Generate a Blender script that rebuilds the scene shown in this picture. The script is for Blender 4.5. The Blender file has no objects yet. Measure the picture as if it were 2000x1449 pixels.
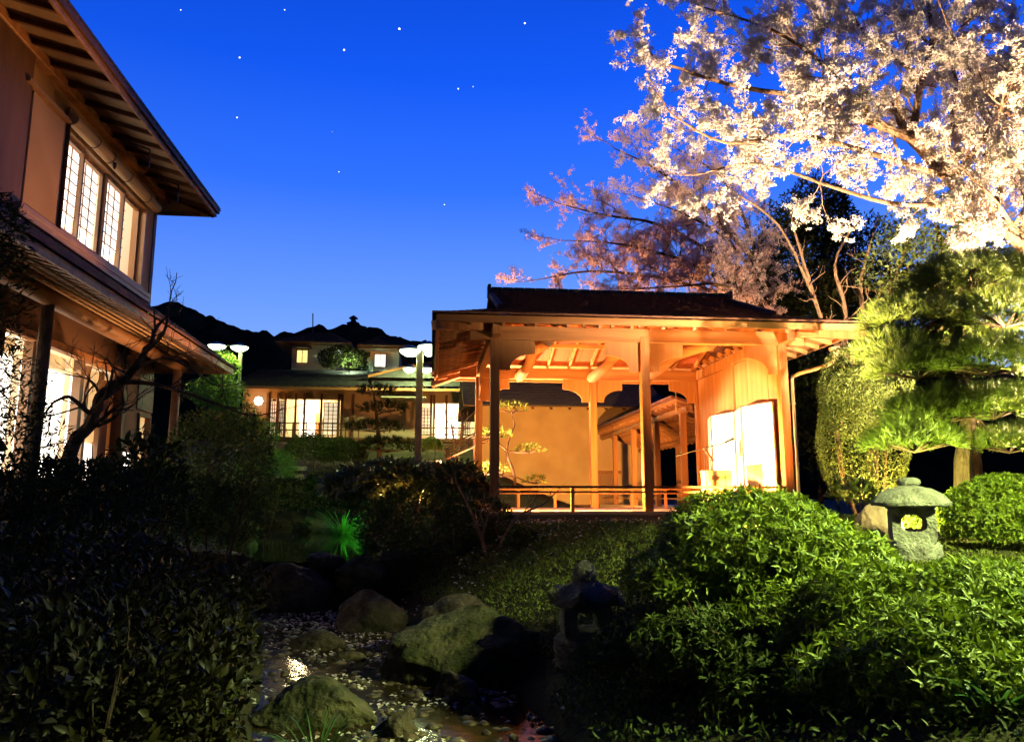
import bpy, bmesh, math, random
import numpy as np
from mathutils import Vector, Matrix, noise as mnoise
random.seed(7); RNG = np.random.default_rng(7)
S = bpy.context.scene; COL = S.collection
PI = math.pi

# ------------------------------------------------------------------ camera
YAW, PITCH, FPX = math.radians(6.0), math.atan(245.5/1500), 1500.0
EYE = np.array([0.0, 0.0, 1.6])
cam = bpy.data.cameras.new('camera'); cam.lens = 27.0; cam.sensor_width = 36.0
cam.clip_start = 0.05; cam.clip_end = 4000
camo = bpy.data.objects.new('camera', cam); COL.objects.link(camo)
camo.location = EYE; camo.rotation_euler = (PI/2+PITCH, 0, -YAW)
S.camera = camo
# ------------------------------------------------------------------ world: the sky some time after sunset
w = bpy.data.worlds.new('World'); S.world = w; w.use_nodes = True
nt = w.node_tree; nt.nodes.clear()
N = nt.nodes.new
out = N('ShaderNodeOutputWorld'); bg = N('ShaderNodeBackground')
sky = N('ShaderNodeTexSky'); sky.sky_type = 'NISHITA'; sky.sun_disc = False
sky.sun_elevation = math.radians(-4.0); sky.sun_rotation = math.radians(15); sky.altitude = 50
tc = N('ShaderNodeTexCoord'); sx = N('ShaderNodeSeparateXYZ')
cr = N('ShaderNodeValToRGB'); e = cr.color_ramp
e.elements[0].position = 0.0; e.elements[0].color = (0.42, 0.60, 1.0, 1)
e.elements[1].position = 1.0; e.elements[1].color = (0.0008, 0.010, 0.13, 1)
for p_, c_ in ((0.10, (0.30, 0.50, 1.0)), (0.24, (0.14, 0.33, 1.0)), (0.38, (0.030, 0.17, 1.0)), (0.50, (0.006, 0.10, 0.90)), (0.62, (0.003, 0.065, 0.68)), (0.80, (0.0015, 0.022, 0.28))):
    k = e.elements.new(p_); k.color = (*c_, 1)
mx = N('ShaderNodeMix'); mx.data_type = 'RGBA'; mx.blend_type = 'ADD'; mx.inputs[0].default_value = 0.02
nt.links.new(tc.outputs['Generated'], sx.inputs[0]); nt.links.new(sx.outputs['Z'], cr.inputs[0])
nt.links.new(cr.outputs[0], mx.inputs[6]); nt.links.new(sky.outputs[0], mx.inputs[7])
dt = N('ShaderNodeVectorMath'); dt.operation = 'DOT_PRODUCT'; dt.inputs[1].default_value = (math.sin(math.radians(24)), math.cos(math.radians(24)), 0)
mr = N('ShaderNodeMapRange'); mr.interpolation_type = 'SMOOTHSTEP'; mr.inputs[1].default_value = -0.75; mr.inputs[2].default_value = 1.0; mr.inputs[3].default_value = 0.06; mr.inputs[4].default_value = 1.08
nt.links.new(tc.outputs['Generated'], dt.inputs[0]); nt.links.new(dt.outputs['Value'], mr.inputs[0])   # afterglow ahead, night behind
vs_ = N('ShaderNodeVectorMath'); vs_.operation = 'SCALE'; nt.links.new(mx.outputs[2], vs_.inputs[0]); nt.links.new(mr.outputs[0], vs_.inputs['Scale'])
nt.links.new(vs_.outputs[0], bg.inputs[0]); bg.inputs[1].default_value = 1.0
nt.links.new(bg.outputs[0], out.inputs[0])
# ------------------------------------------------------------------ exposure / film
S.view_settings.view_transform = 'Standard'; S.view_settings.look = 'None'
S.view_settings.exposure = 0.0; S.view_settings.gamma = 1.0
S.cycles.use_denoising = True; S.cycles.sample_clamp_indirect = 4.0; S.cycles.max_bounces = 4; S.cycles.adaptive_threshold = 0.03
WARM = (1.0, 0.39, 0.075); MERC = (0.80, 1.0, 0.34); GREEN = (0.15, 1.0, 0.12)

# ------------------------------------------------------------------ helpers
_F = np.array([math.sin(YAW)*math.cos(PITCH), math.cos(YAW)*math.cos(PITCH), math.sin(PITCH)])
_R = np.array([math.cos(YAW), -math.sin(YAW), 0.0]); _U = np.cross(_R, _F)
def at(px, py, v, ax=1):
    """the point of the place seen at photo pixel (px, py) on the plane axis ax = v"""
    d = _F + _R*(px-1000)/FPX - _U*(py-724.5)/FPX
    return EYE + d*(v-EYE[ax])/d[ax]

MAT = {}
def mat(name, col, rough=0.6, col2=None, scale=6.0, stretch=(1, 1, 1), bump=0.0, spec=0.4, detail=4, bscale=None,
        emit=None, estr=0.0, attr=False, trans=0.0, metal=0.0, contrast=(0.35, 0.65)):
    if name in MAT: return MAT[name]
    m = bpy.data.materials.new(name); m.use_nodes = True; t = m.node_tree; b = t.nodes['Principled BSDF']
    b.inputs['Base Color'].default_value = (*col, 1); b.inputs['Roughness'].default_value = rough
    b.inputs['Specular IOR Level'].default_value = spec; b.inputs['Metallic'].default_value = metal
    if emit: b.inputs['Emission Color'].default_value = (*emit, 1); b.inputs['Emission Strength'].default_value = estr
    if trans: b.inputs['Transmission Weight'].default_value = trans
    co = t.nodes.new('ShaderNodeTexCoord'); mp = t.nodes.new('ShaderNodeMapping'); mp.inputs['Scale'].default_value = stretch
    t.links.new(co.outputs['Object'], mp.inputs[0])
    if col2 is not None:
        n = t.nodes.new('ShaderNodeTexNoise'); n.inputs['Scale'].default_value = scale; n.inputs['Detail'].default_value = detail
        t.links.new(mp.outputs[0], n.inputs['Vector'])
        r = t.nodes.new('ShaderNodeValToRGB'); r.color_ramp.elements[0].position = contrast[0]; r.color_ramp.elements[1].position = contrast[1]
        r.color_ramp.elements[0].color = (*col, 1); r.color_ramp.elements[1].color = (*col2, 1)
        if attr:
            a = t.nodes.new('ShaderNodeAttribute'); a.attribute_name = 'rnd'
            t.links.new(a.outputs['Fac'], r.inputs[0]); r.color_ramp.elements[0].position = 0; r.color_ramp.elements[1].position = 1
        else:
            t.links.new(n.outputs['Fac'], r.inputs[0])
        t.links.new(r.outputs[0], b.inputs['Base Color'])
    if bump:
        n2 = t.nodes.new('ShaderNodeTexNoise'); n2.inputs['Scale'].default_value = bscale or scale*3; n2.inputs['Detail'].default_value = 6
        t.links.new(mp.outputs[0], n2.inputs['Vector'])
        bp = t.nodes.new('ShaderNodeBump'); bp.inputs['Strength'].default_value = bump; bp.inputs['Distance'].default_value = 0.05
        t.links.new(n2.outputs['Fac'], bp.inputs['Height']); t.links.new(bp.outputs[0], b.inputs['Normal'])
    MAT[name] = m; return m

def leafmat(name, c1, c2, rough=0.5, spec=0.35, transl=0.25):
    """leaf tissue: colour varies from leaf to leaf, some light passes through"""
    if name in MAT: return MAT[name]
    m = mat(name, c1, rough, c2, attr=True, spec=spec); t = m.node_tree; b = t.nodes['Principled BSDF']
    src = b.inputs['Base Color'].links[0].from_socket
    tr = t.nodes.new('ShaderNodeBsdfTranslucent'); ms = t.nodes.new('ShaderNodeMixShader'); ms.inputs[0].default_value = transl
    t.links.new(src, tr.inputs[0]); o = t.nodes['Material Output']
    t.links.new(b.outputs[0], ms.inputs[1]); t.links.new(tr.outputs[0], ms.inputs[2]); t.links.new(ms.outputs[0], o.inputs[0])
    return m

WL = {}
def _wl(p): return WL[p.name] if p else Vector((0, 0, 0))
def thing(name, label, cat, loc=(0, 0, 0), group=None):
    o = bpy.data.objects.new(name, None); COL.objects.link(o); o.location = loc; o.empty_display_size = 0.2
    WL[o.name] = Vector(loc); return tag(o, label, cat, group)
def tag(o, label=None, cat=None, group=None, kind=None):
    if label: o['label'] = label
    if cat: o['category'] = cat
    if group: o['group'] = group
    if kind: o['kind'] = kind
    return o
def link(name, me, m, parent=None, c=(0, 0, 0)):
    o = bpy.data.objects.new(name, me); COL.objects.link(o); c = Vector(c)
    if m and not me.materials: me.materials.append(m)
    if parent: o.parent = parent
    o.location = c - _wl(parent); WL[o.name] = c; return o
def npmesh(name, V, F, m, parent=None, rnd=None, smooth=False):
    """V (n,3); F (k,3) or (k,4) or list; object origin at the middle of the bounding box"""
    V = np.asarray(V, float); c = (V.min(0)+V.max(0))/2
    me = bpy.data.meshes.new(name)
    if isinstance(F, np.ndarray):
        k, q = F.shape
        me.vertices.add(len(V)); me.vertices.foreach_set('co', (V-c).astype(np.float32).ravel())
        me.loops.add(k*q); me.loops.foreach_set('vertex_index', F.astype(np.int32).ravel())
        me.polygons.add(k); me.polygons.foreach_set('loop_start', np.arange(0, k*q, q, dtype=np.int32))
        me.update(calc_edges=True)
    else:
        me.from_pydata([tuple(x) for x in (V-c)], [], F); me.update()
    if rnd is not None:
        a = me.attributes.new('rnd', 'FLOAT', 'POINT'); a.data.foreach_set('value', np.asarray(rnd, np.float32))
    if smooth: me.polygons.foreach_set('use_smooth', np.ones(len(me.polygons), bool))
    return link(name, me, m, parent, c)

class MB:
    def __init__(s): s.v = []; s.f = []
    def add(s, vs, fs):
        o = len(s.v); s.v += [tuple(x) for x in vs]; s.f += [tuple(i+o for i in f) for f in fs]; return s
    def box(s, x0, x1, y0, y1, z0, z1):
        return s.add([(x0, y0, z0), (x1, y0, z0), (x1, y1, z0), (x0, y1, z0), (x0, y0, z1), (x1, y0, z1), (x1, y1, z1), (x0, y1, z1)],
                     [(0, 3, 2, 1), (4, 5, 6, 7), (0, 1, 5, 4), (1, 2, 6, 5), (2, 3, 7, 6), (3, 0, 4, 7)])
    def bar(s, p, q, wd, h, up=(0, 0, 1)):
        """a straight bar of section wd x h from p to q (h along up)"""
        p, q, up = Vector(p), Vector(q), Vector(up); d = (q-p).normalized(); r = d.cross(up).normalized()*wd/2; u = r.cross(d).normalized()*h/2
        return s.add([p-r-u, p+r-u, p+r+u, p-r+u, q-r-u, q+r-u, q+r+u, q-r+u],
                     [(0, 1, 2, 3), (7, 6, 5, 4), (0, 4, 5, 1), (1, 5, 6, 2), (2, 6, 7, 3), (3, 7, 4, 0)])
    def hexa(s, pts):   # 8 corner points: 4 of one side then 4 of the other
        return s.add(pts, [(0, 1, 2, 3), (7, 6, 5, 4), (0, 4, 5, 1), (1, 5, 6, 2), (2, 6, 7, 3), (3, 7, 4, 0)])
    def slab(s, quad, th):
        q = [Vector(x) for x in quad]; n = (q[1]-q[0]).cross(q[2]-q[0]).normalized()*th
        return s.hexa([*q, *[x-n for x in q]])
    def prism(s, poly, fn, a, b):
        n = len(poly); s.add([fn(x, y, a) for x, y in poly]+[fn(x, y, b) for x, y in poly],
            [tuple(range(n)), tuple(range(2*n-1, n-1, -1))]+[(i, i+n, (i+1) % n+n, (i+1) % n) for i in range(n)]); return s
    def tube(s, pts, rad, sides=6, cap=True):
        pts = [Vector(p) for p in pts]; n = len(pts)
        if not hasattr(rad, '__len__'): rad = [rad]*n
        up = Vector((0.13, 0.21, 0.97)); o = len(s.v)
        for i, p in enumerate(pts):
            d = (pts[min(i+1, n-1)]-pts[max(i-1, 0)]).normalized()
            if abs(d.dot(up)) > 0.97: up = Vector((1, 0.1, 0))
            r = d.cross(up).normalized(); u = r.cross(d)
            for k in range(sides):
                a = 2*PI*k/sides; s.v.append(tuple(p+(r*math.cos(a)+u*math.sin(a))*rad[i]))
        for i in range(n-1):
            for k in range(sides):
                a = o+i*sides+k; b = o+i*sides+(k+1) % sides; s.f.append((a, b, b+sides, a+sides))
        if cap:
            s.f.append(tuple(o+k for k in reversed(range(sides)))); s.f.append(tuple(o+(n-1)*sides+k for k in range(sides)))
        return s
    def lathe(s, prof, c, sides=24, sx=1.0, sy=1.0, rot=0.0):
        o = len(s.v); c = Vector(c)
        for r, z in prof:
            for k in range(sides):
                a = 2*PI*k/sides+rot; s.v.append((c.x+r*math.cos(a)*sx, c.y+r*math.sin(a)*sy, c.z+z))
        for i in range(len(prof)-1):
            for k in range(sides):
                a = o+i*sides+k; b = o+i*sides+(k+1) % sides; s.f.append((a, b, b+sides, a+sides))
        s.f.append(tuple(o+k for k in reversed(range(sides)))); s.f.append(tuple(o+(len(prof)-1)*sides+k for k in range(sides)))
        return s
    def build(s, name, m, parent=None, bevel=0.0, smooth=False):
        V = np.array(s.v); c = (V.min(0)+V.max(0))/2
        me = bpy.data.meshes.new(name); me.from_pydata([tuple(x) for x in V-c], [], s.f); me.update()
        bm = bmesh.new(); bm.from_mesh(me); bmesh.ops.recalc_face_normals(bm, faces=bm.faces)
        if bevel: bmesh.ops.bevel(bm, geom=bm.edges[:], offset=bevel, segments=1, affect='EDGES', clamp_overlap=True)
        bm.to_mesh(me); bm.free()
        if smooth:
            me.polygons.foreach_set('use_smooth', np.ones(len(me.polygons), bool)); me.set_sharp_from_angle(angle=math.radians(40))
        return link(name, me, m, parent, c)
def box(name, m, parent, *a, bevel=0.0): return MB().box(*a).build(name, m, parent, bevel)
def bar(name, m, parent, p, q, wd, h, up=(0, 0, 1), bevel=0.0): return MB().bar(p, q, wd, h, up).build(name, m, parent, bevel)
def clone(o, delta, parent=None):
    """a copy that shares the mesh, moved by delta (same parent unless given)"""
    c = o.copy(); COL.objects.link(c); p = parent or o.parent; c.parent = p
    wl = WL[o.name]+Vector(delta); c.location = wl-_wl(p); WL[c.name] = wl; return c
def dup(root, loc, label=None, rot=None):
    r = root.copy(); COL.objects.link(r); r.location = loc; WL[r.name] = Vector(loc)
    if label: r['label'] = label
    if rot is not None: r.rotation_euler[2] = rot
    for ch in list(root.children):
        c = ch.copy(); COL.objects.link(c); c.parent = r
        for g in ch.children:
            d = g.copy(); COL.objects.link(d); d.parent = c
    return r
def spot(name, loc, target, energy, col, size, blend=0.5, rad=0.08, parent=None):
    l = bpy.data.lights.new(name, 'SPOT'); l.energy = energy; l.color = col; l.spot_size = math.radians(size); l.spot_blend = blend; l.shadow_soft_size = rad
    o = bpy.data.objects.new(name, l); COL.objects.link(o); loc = Vector(loc)
    o.rotation_euler = (Vector(target)-loc).to_track_quat('-Z', 'Y').to_euler()
    if parent: o.parent = parent
    o.location = loc-_wl(parent); return o
def point(name, loc, energy, col, rad=0.1, parent=None):
    l = bpy.data.lights.new(name, 'POINT'); l.energy = energy; l.color = col; l.shadow_soft_size = rad
    o = bpy.data.objects.new(name, l); COL.objects.link(o)
    if parent: o.parent = parent
    o.location = Vector(loc)-_wl(parent); return o

# ---- foliage
def unit(a): return a/np.maximum(np.linalg.norm(a, axis=1, keepdims=True), 1e-9)
def leafgeo(P, D, Nn, L, Wd, fold=0.18, droop=0.12, fine=False):
    n = len(P); D = unit(D); Sd = unit(np.cross(D, Nn)); Nn = np.cross(Sd, D)
    L = np.broadcast_to(np.asarray(L, float).reshape(-1, 1), (n, 1)); Wd = np.broadcast_to(np.asarray(Wd, float).reshape(-1, 1), (n, 1))
    r = RNG.random(n)
    if not fine:
        mid = P+D*L*0.5; V = np.stack([P, mid+Sd*Wd/2+Nn*Wd*fold, P+D*L-Nn*L*droop, mid-Sd*Wd/2+Nn*Wd*fold], 1).reshape(-1, 3)
        b = np.arange(n)[:, None]*4; F = np.concatenate([b+np.array([0, 1, 2]), b+np.array([0, 2, 3])])
        return V, F, np.repeat(r, 4)
    m1 = P+D*L*0.33+Nn*L*0.03; m2 = P+D*L*0.7-Nn*L*droop*0.35
    V = np.stack([P, m1+Sd*Wd*0.46+Nn*Wd*fold, m1, m1-Sd*Wd*0.46+Nn*Wd*fold, m2+Sd*Wd*0.36+Nn*Wd*fold*0.8, m2, m2-Sd*Wd*0.36+Nn*Wd*fold*0.8, P+D*L-Nn*L*droop], 1).reshape(-1, 3)
    b = np.arange(n)[:, None]*8
    F = np.concatenate([b+np.array(x) for x in ((0, 1, 2), (0, 2, 3), (1, 4, 2), (4, 5, 2), (2, 5, 3), (5, 6, 3), (4, 7, 5), (5, 7, 6))])
    return V, F, np.repeat(r, 8)
def join(parts):
    Vs, Fs, Rs, o = [], [], [], 0
    for V, F, r in parts: Vs.append(V); Fs.append(F+o); Rs.append(r); o += len(V)
    return np.concatenate(Vs), np.concatenate(Fs), np.concatenate(Rs)
def rdir(n): return unit(RNG.normal(size=(n, 3)))
def lump(P, s=1.0, sc=1.5):
    return np.array([mnoise.noise(Vector(p)*sc) for p in P])[:, None]*s
def shell(c, r, n, inner=0.72, zmin=-1.0, rough=0.18, sc=1.6):
    """points through the outer part of an uneven ellipsoid, with outward normals"""
    d = rdir(int(n*1.6)); d = d[d[:, 2] > zmin][:n]; r = np.asarray(r, float); c = np.asarray(c, float)
    k = (inner+(1-inner)*RNG.random((len(d), 1))**0.5)*(1+lump(d*r+c, rough, sc)*1.6)
    return c+d*r*k, unit(d/r)
def whorls(P, Nn, k, L, Wd, lift=0.45, fine=False, jit=0.5):
    n = len(P); ax = unit(Nn+RNG.normal(size=(n, 3))*jit); t = unit(np.cross(ax, rdir(n))); b = np.cross(ax, t); A = RNG.random(n)*2*PI; out = []
    for i in range(k):
        a = A+2*PI*i/k+RNG.normal(size=n)*0.25; li = lift+RNG.normal(size=(n, 1))*0.2
        D = unit((t*np.cos(a)[:, None]+b*np.sin(a)[:, None])+ax*li); sc = 0.65+0.5*RNG.random(n)
        out.append(leafgeo(P+D*0.004, D, ax+rdir(n)*0.15, L*sc, Wd*sc, fine=fine))
    return join(out)
def scatter(P, Nn, L, Wd, up=0.3, out=0.8, fine=False):
    n = len(P); D = unit(Nn*out+rdir(n)*0.9+np.array([0, 0, up])); sc = 0.6+0.7*RNG.random(n)
    return leafgeo(P, D, rdir(n)*0.7+Nn+np.array([0, 0, 0.4]), L*sc, Wd*sc, fine=fine)
def needles(P, Nn, k, L, wd=0.004, spread=0.75):
    n = len(P); P = np.repeat(P, k, 0); A = np.repeat(Nn, k, 0); m = n*k
    D = unit(A+rdir(m)*spread); Sd = unit(np.cross(D, rdir(m)))*wd; Ls = L*(0.7+0.5*RNG.random((m, 1)))
    V = np.stack([P-Sd, P+Sd, P+D*Ls], 1).reshape(-1, 3); F = np.arange(m*3).reshape(-1, 3)
    return V, F, np.repeat(np.repeat(RNG.random(n), k)*0.7+0.3*RNG.random(m), 3)
def grow(mb, p, d, L, r, depth, tips, seg=4, wob=0.25, kids=3, ang=0.75, up=0.1, shrink=0.66, sides=5, rshrink=0.6, t0=0.3):
    """a branch with its side branches into mb; tips collects (point, direction) along the last orders"""
    pts = [Vector(p)]; d = Vector(d).normalized(); rad = [r]; dirs = [d.copy()]
    for i in range(seg):
        d = (d+Vector(RNG.normal(size=3))*wob+Vector((0, 0, up))).normalized(); pts.append(pts[-1]+d*L/seg); rad.append(r*(1-0.55*(i+1)/seg)); dirs.append(d.copy())
    mb.tube(pts, rad, sides if depth > 0 else 4, cap=depth > 1)
    if depth <= 1:
        for i in range(1, seg+1): tips.append((pts[i], dirs[i], depth))
    if depth == 0: return
    for j in range(kids):
        t = t0+(1-t0)*(j+RNG.random()*0.9)/kids; i = min(int(t*seg), seg-1); q = pts[i].lerp(pts[i+1], t*seg-i); dd = dirs[i]
        ax = dd.cross(Vector(RNG.normal(size=3))).normalized(); nd = (Matrix.Rotation(ang*(0.7+0.6*RNG.random()), 3, ax) @ dd)
        grow(mb, q, nd, L*shrink*(0.75+0.5*RNG.random()), max(r*rshrink*(1-0.4*t), 0.003), depth-1, tips, seg, wob, kids, ang, up, shrink, sides, rshrink, t0)
def P3(*a): return [Vector(at(*x)) for x in a]
def limb(mb, pts, r0, r1, sides=7):
    n = len(pts); q = []
    for i in range(n-1):
        a, b = Vector(pts[max(i-1, 0)]), Vector(pts[i]); c, d = Vector(pts[i+1]), Vector(pts[min(i+2, n-1)])
        for t in (0, 0.25, 0.5, 0.75):
            q.append(0.5*((2*b)+(c-a)*t+(2*a-5*b+4*c-d)*t*t+(3*b-a-3*c+d)*t**3)+Vector(RNG.normal(size=3))*r1*0.25)
    q.append(Vector(pts[-1])); m = len(q); rad = [r0+(r1-r0)*(i/(m-1))**0.8 for i in range(m)]
    mb.tube(q, rad, sides); return q, rad

# ------------------------------------------------------------------ materials
wood = mat('cypress_wood', (0.22, 0.085, 0.028), 0.5, (0.40, 0.18, 0.07), 9.0, (1, 1, 0.06), bump=0.12, bscale=30, detail=8, contrast=(.3, .62), spec=0.3)
woodh = mat('cypress_beam', (0.22, 0.085, 0.028), 0.5, (0.40, 0.18, 0.07), 9.0, (0.06, 1, 1), bump=0.12, bscale=30, detail=8, contrast=(.3, .62), spec=0.3)
panelw = mat('cypress_panel', (0.28, 0.12, 0.042), 0.5, (0.42, 0.20, 0.08), 5.0, (1, 1, 0.05), detail=8, contrast=(.3, .65), spec=0.3)
dwood = mat('dark_stained_wood', (0.07, 0.030, 0.016), 0.6, (0.12, 0.055, 0.028), 4.0, (1, 1, 0.15), bump=0.1, bscale=25, spec=0.25)
dwoodh = mat('dark_stained_beam', (0.07, 0.030, 0.016), 0.6, (0.12, 0.055, 0.028), 4.0, (1, 0.15, 1), bump=0.1, bscale=25, spec=0.25)
basew = mat('weathered_base_timber', (0.16, 0.11, 0.06), 0.7, (0.25, 0.18, 0.10), 5.0, (0.1, 1, 1), bump=0.15, bscale=30)
floorw = mat('stage_floorboard', (0.55, 0.38, 0.22), 0.4, (0.62, 0.45, 0.28), 3.0, (1, 0.1, 1))
shing = mat('roof_shingle', (0.10, 0.042, 0.03), 0.8, (0.17, 0.075, 0.05), 9.0, (1, 1, 1), bump=0.3, bscale=40, spec=0.2)
rtile = mat('dark_roof_tile', (0.025, 0.025, 0.03), 0.55, (0.05, 0.05, 0.055), 7.0, bump=0.2, spec=0.3)
logm = mat('peeled_log', (0.32, 0.15, 0.06), 0.55, (0.18, 0.075, 0.03), 6.0, (1, 0.2, 1), bump=0.3, bscale=14)
plaster = mat('ochre_plaster', (0.52, 0.38, 0.20), 0.9, (0.44, 0.31, 0.16), 1.3, bump=0.1, bscale=60, spec=0.1)
hplaster = mat('house_plaster', (0.40, 0.235, 0.125), 0.9, (0.34, 0.195, 0.10), 1.5, bump=0.08, bscale=50, spec=0.1)
fplaster = mat('far_house_plaster', (0.34, 0.24, 0.17), 0.9, (0.28, 0.20, 0.14), 0.8, spec=0.1)
soff = mat('eave_board', (0.30, 0.20, 0.11), 0.7, (0.22, 0.14, 0.08), 3.0, (1, 0.3, 1), spec=0.2)
paper = mat('lit_shoji_paper', (0.8, 0.76, 0.68), 0.9, emit=(1.0, 0.86, 0.72), estr=2.2)
paperw = mat('bright_lit_paper', (0.8, 0.78, 0.72), 0.9, emit=(1.0, 0.88, 0.70), estr=3.6)
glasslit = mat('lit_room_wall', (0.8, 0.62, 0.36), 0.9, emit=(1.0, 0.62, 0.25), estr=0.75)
goldlit = mat('lit_far_window', (0.8, 0.7, 0.4), 0.9, emit=(1.0, 0.80, 0.25), estr=1.3)
coldlit = mat('lit_far_window_cold', (0.8, 0.8, 0.75), 0.9, emit=(0.9, 1.0, 0.85), estr=1.6)
frame = mat('window_frame_wood', (0.26, 0.14, 0.07), 0.5, (0.34, 0.19, 0.10), 6.0, (1, 1, 0.2))
metal = mat('painted_metal', (0.20, 0.18, 0.13), 0.45, (0.26, 0.23, 0.17), 6.0)
copper = mat('brown_gutter', (0.30, 0.20, 0.10), 0.4, (0.38, 0.26, 0.13), 4.0)
blackm = mat('black_metal', (0.012, 0.01, 0.01), 0.4)
boxm = mat('grey_enamel', (0.30, 0.30, 0.26), 0.5, (0.36, 0.35, 0.30), 5.0)
lampm = mat('lit_lamp_glass', (0.9, 0.95, 0.8), 0.4, emit=(0.80, 1.0, 0.62), estr=9.0)
globem = mat('lit_globe', (0.9, 0.85, 0.7), 0.4, emit=(1.0, 0.72, 0.42), estr=7.0)
screenm = mat('gold_leaf_screen', (0.88, 0.80, 0.62), 0.4, (0.84, 0.74, 0.54), 3.0, spec=0.5)
redlac = mat('red_lacquer_edge', (0.10, 0.03, 0.02), 0.4)
bamboo = mat('bamboo_blind', (0.48, 0.30, 0.14), 0.6, (0.36, 0.21, 0.09), 30.0, (0.2, 0.05, 3), bump=0.2, bscale=60)
stone = mat('rough_granite', (0.11, 0.10, 0.085), 0.95, (0.22, 0.21, 0.175), 9.0, bump=0.8, bscale=38, spec=0.2)
mossst = mat('mossy_granite', (0.10, 0.09, 0.06), 0.95, (0.24, 0.21, 0.16), 5.0, bump=0.9, bscale=38, spec=0.2)
rockm = mat('stream_boulder', (0.022, 0.015, 0.010), 0.8, (0.085, 0.060, 0.038), 4.5, bump=1.0, bscale=16, spec=0.25, detail=9, contrast=(0.38, 0.68))
rockmoss = mat('mossy_boulder', (0.020, 0.022, 0.006), 0.9, (0.095, 0.078, 0.042), 5.0, bump=1.0, bscale=18, spec=0.2, detail=9, contrast=(.38, .68))
soil = mat('garden_soil', (0.022, 0.016, 0.009), 0.95, (0.035, 0.034, 0.012), 2.5, bump=0.6, bscale=22, spec=0.1)
bark = mat('bark', (0.05, 0.03, 0.018), 0.85, (0.10, 0.06, 0.035), 12.0, (1, 1, 0.4), bump=0.7, bscale=30, spec=0.15)
cbark = mat('cherry_bark', (0.16, 0.09, 0.055), 0.7, (0.26, 0.16, 0.10), 9.0, (1, 1, 1), bump=0.6, bscale=24, spec=0.25)
hillm = mat('wooded_hill', (0.014, 0.014, 0.007), 0.95, (0.035, 0.032, 0.014), 0.12, bump=0.0, spec=0.0)
starm = mat('starlight', (1, 1, 1), 0.5, emit=(1, 0.98, 0.95), estr=2.5)
L_az = leafmat('azalea_leaf', (0.055, 0.09, 0.005), (0.18, 0.22, 0.014), 0.5, 0.25)
L_small = leafmat('boxleaf', (0.05, 0.075, 0.014), (0.11, 0.13, 0.026), 0.5, 0.35)
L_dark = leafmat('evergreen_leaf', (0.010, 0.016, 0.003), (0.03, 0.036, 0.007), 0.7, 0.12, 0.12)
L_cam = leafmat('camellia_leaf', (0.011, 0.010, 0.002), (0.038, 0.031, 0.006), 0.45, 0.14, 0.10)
L_rhod = leafmat('rhododendron_leaf', (0.035, 0.055, 0.012), (0.075, 0.085, 0.022), 0.4, 0.4, 0.12)
L_mid = leafmat('shrub_leaf', (0.025, 0.040, 0.006), (0.06, 0.075, 0.012), 0.6, 0.15, 0.2)
L_ground = leafmat('groundcover_leaf', (0.05, 0.07, 0.008), (0.13, 0.13, 0.02), 0.55, 0.25, 0.2)
L_pine = leafmat('pine_needle', (0.065, 0.10, 0.010), (0.14, 0.18, 0.02), 0.45, 0.35, 0.2)
L_bright = leafmat('maple_leaf', (0.08, 0.15, 0.02), (0.15, 0.22, 0.035), 0.5, 0.3, 0.4)
L_petal = leafmat('cherry_petal', (0.84, 0.68, 0.60), (0.90, 0.79, 0.73), 0.7, 0.2, 0.5)
L_petal2 = leafmat('pink_cherry_petal', (0.78, 0.52, 0.45), (0.86, 0.64, 0.57), 0.7, 0.2, 0.5)
L_gr = leafmat('sedge_blade', (0.03, 0.09, 0.015), (0.07, 0.15, 0.03), 0.4, 0.4, 0.25)

# ------------------------------------------------------------------ terrain and water
def ip(y, xs, ys): return np.interp(y, xs, ys)
SY = [-3, 5, 6.5, 8, 10.4, 12, 13.5, 18, 24]; SX = [0.2, -0.1, -0.3, -0.75, -1.25, -1.7, -2.2, -3.0, -3.9]; SH = [0.9, 0.95, 1.0, 0.85, 0.85, 0.95, 1.35, 1.7, 1.5]
WLOW, WPOND, DAM = 0.10, 0.70, 11.2
def ground_z(x, y):
    x = np.asarray(x, float); y = np.asarray(y, float)
    xc, hw = ip(y, SY, SX), ip(y, SY, SH)
    d = np.abs(x-xc)-hw; d = np.where(y > 24.5, np.maximum(d, (y-24.5)*1.0), d)
    wl = np.where(y < DAM, WLOW, WPOND)
    plat = 1.02+np.clip((y-24)/10, 0, 1)*2.9*np.clip((6-x)/4, 0.0, 1)+0.10*np.clip((x-3.2)/1.5, 0, 1)*np.clip((12-y)/3, 0, 1)-.28*np.clip((x-2.2)/1, 0, 1)*np.clip((6.6-y)/1.2, 0, 1)
    plat = np.where(x < -3.3, np.minimum(plat, 1.35+0*plat)+np.clip((y-24)/10, 0, 1)*2.6, plat)
    bank = wl+0.06+(plat-wl-0.06)*np.clip(d/2.0, 0, 1)
    bed = wl-0.05-0.28*np.clip(-d/0.5, 0, 1)
    t = np.clip((d+0.12)/0.2, 0, 1)
    return bed*(1-t)+bank*t
gx = np.concatenate([np.array([-600, -300, -150, -80, -40, -22, -14]), np.arange(-9, 11.01, 0.16), np.array([14, 22, 40, 80, 150, 300, 600])])
gy = np.concatenate([np.array([-60, -20, -8]), np.arange(-4, 27, 0.16), np.arange(27, 42, 0.6), np.array([46, 55, 70, 100, 160, 300, 700])])
XX, YY = np.meshgrid(gx, gy); ZZ = ground_z(XX, YY)
ZZ = ZZ+np.array([mnoise.noise(Vector((a*1.3, b*1.3, 0))) for a, b in zip(XX.ravel(), YY.ravel())]).reshape(XX.shape)*0.035
V = np.stack([XX, YY, ZZ], -1).reshape(-1, 3); nx = len(gx); ny = len(gy)
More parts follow.
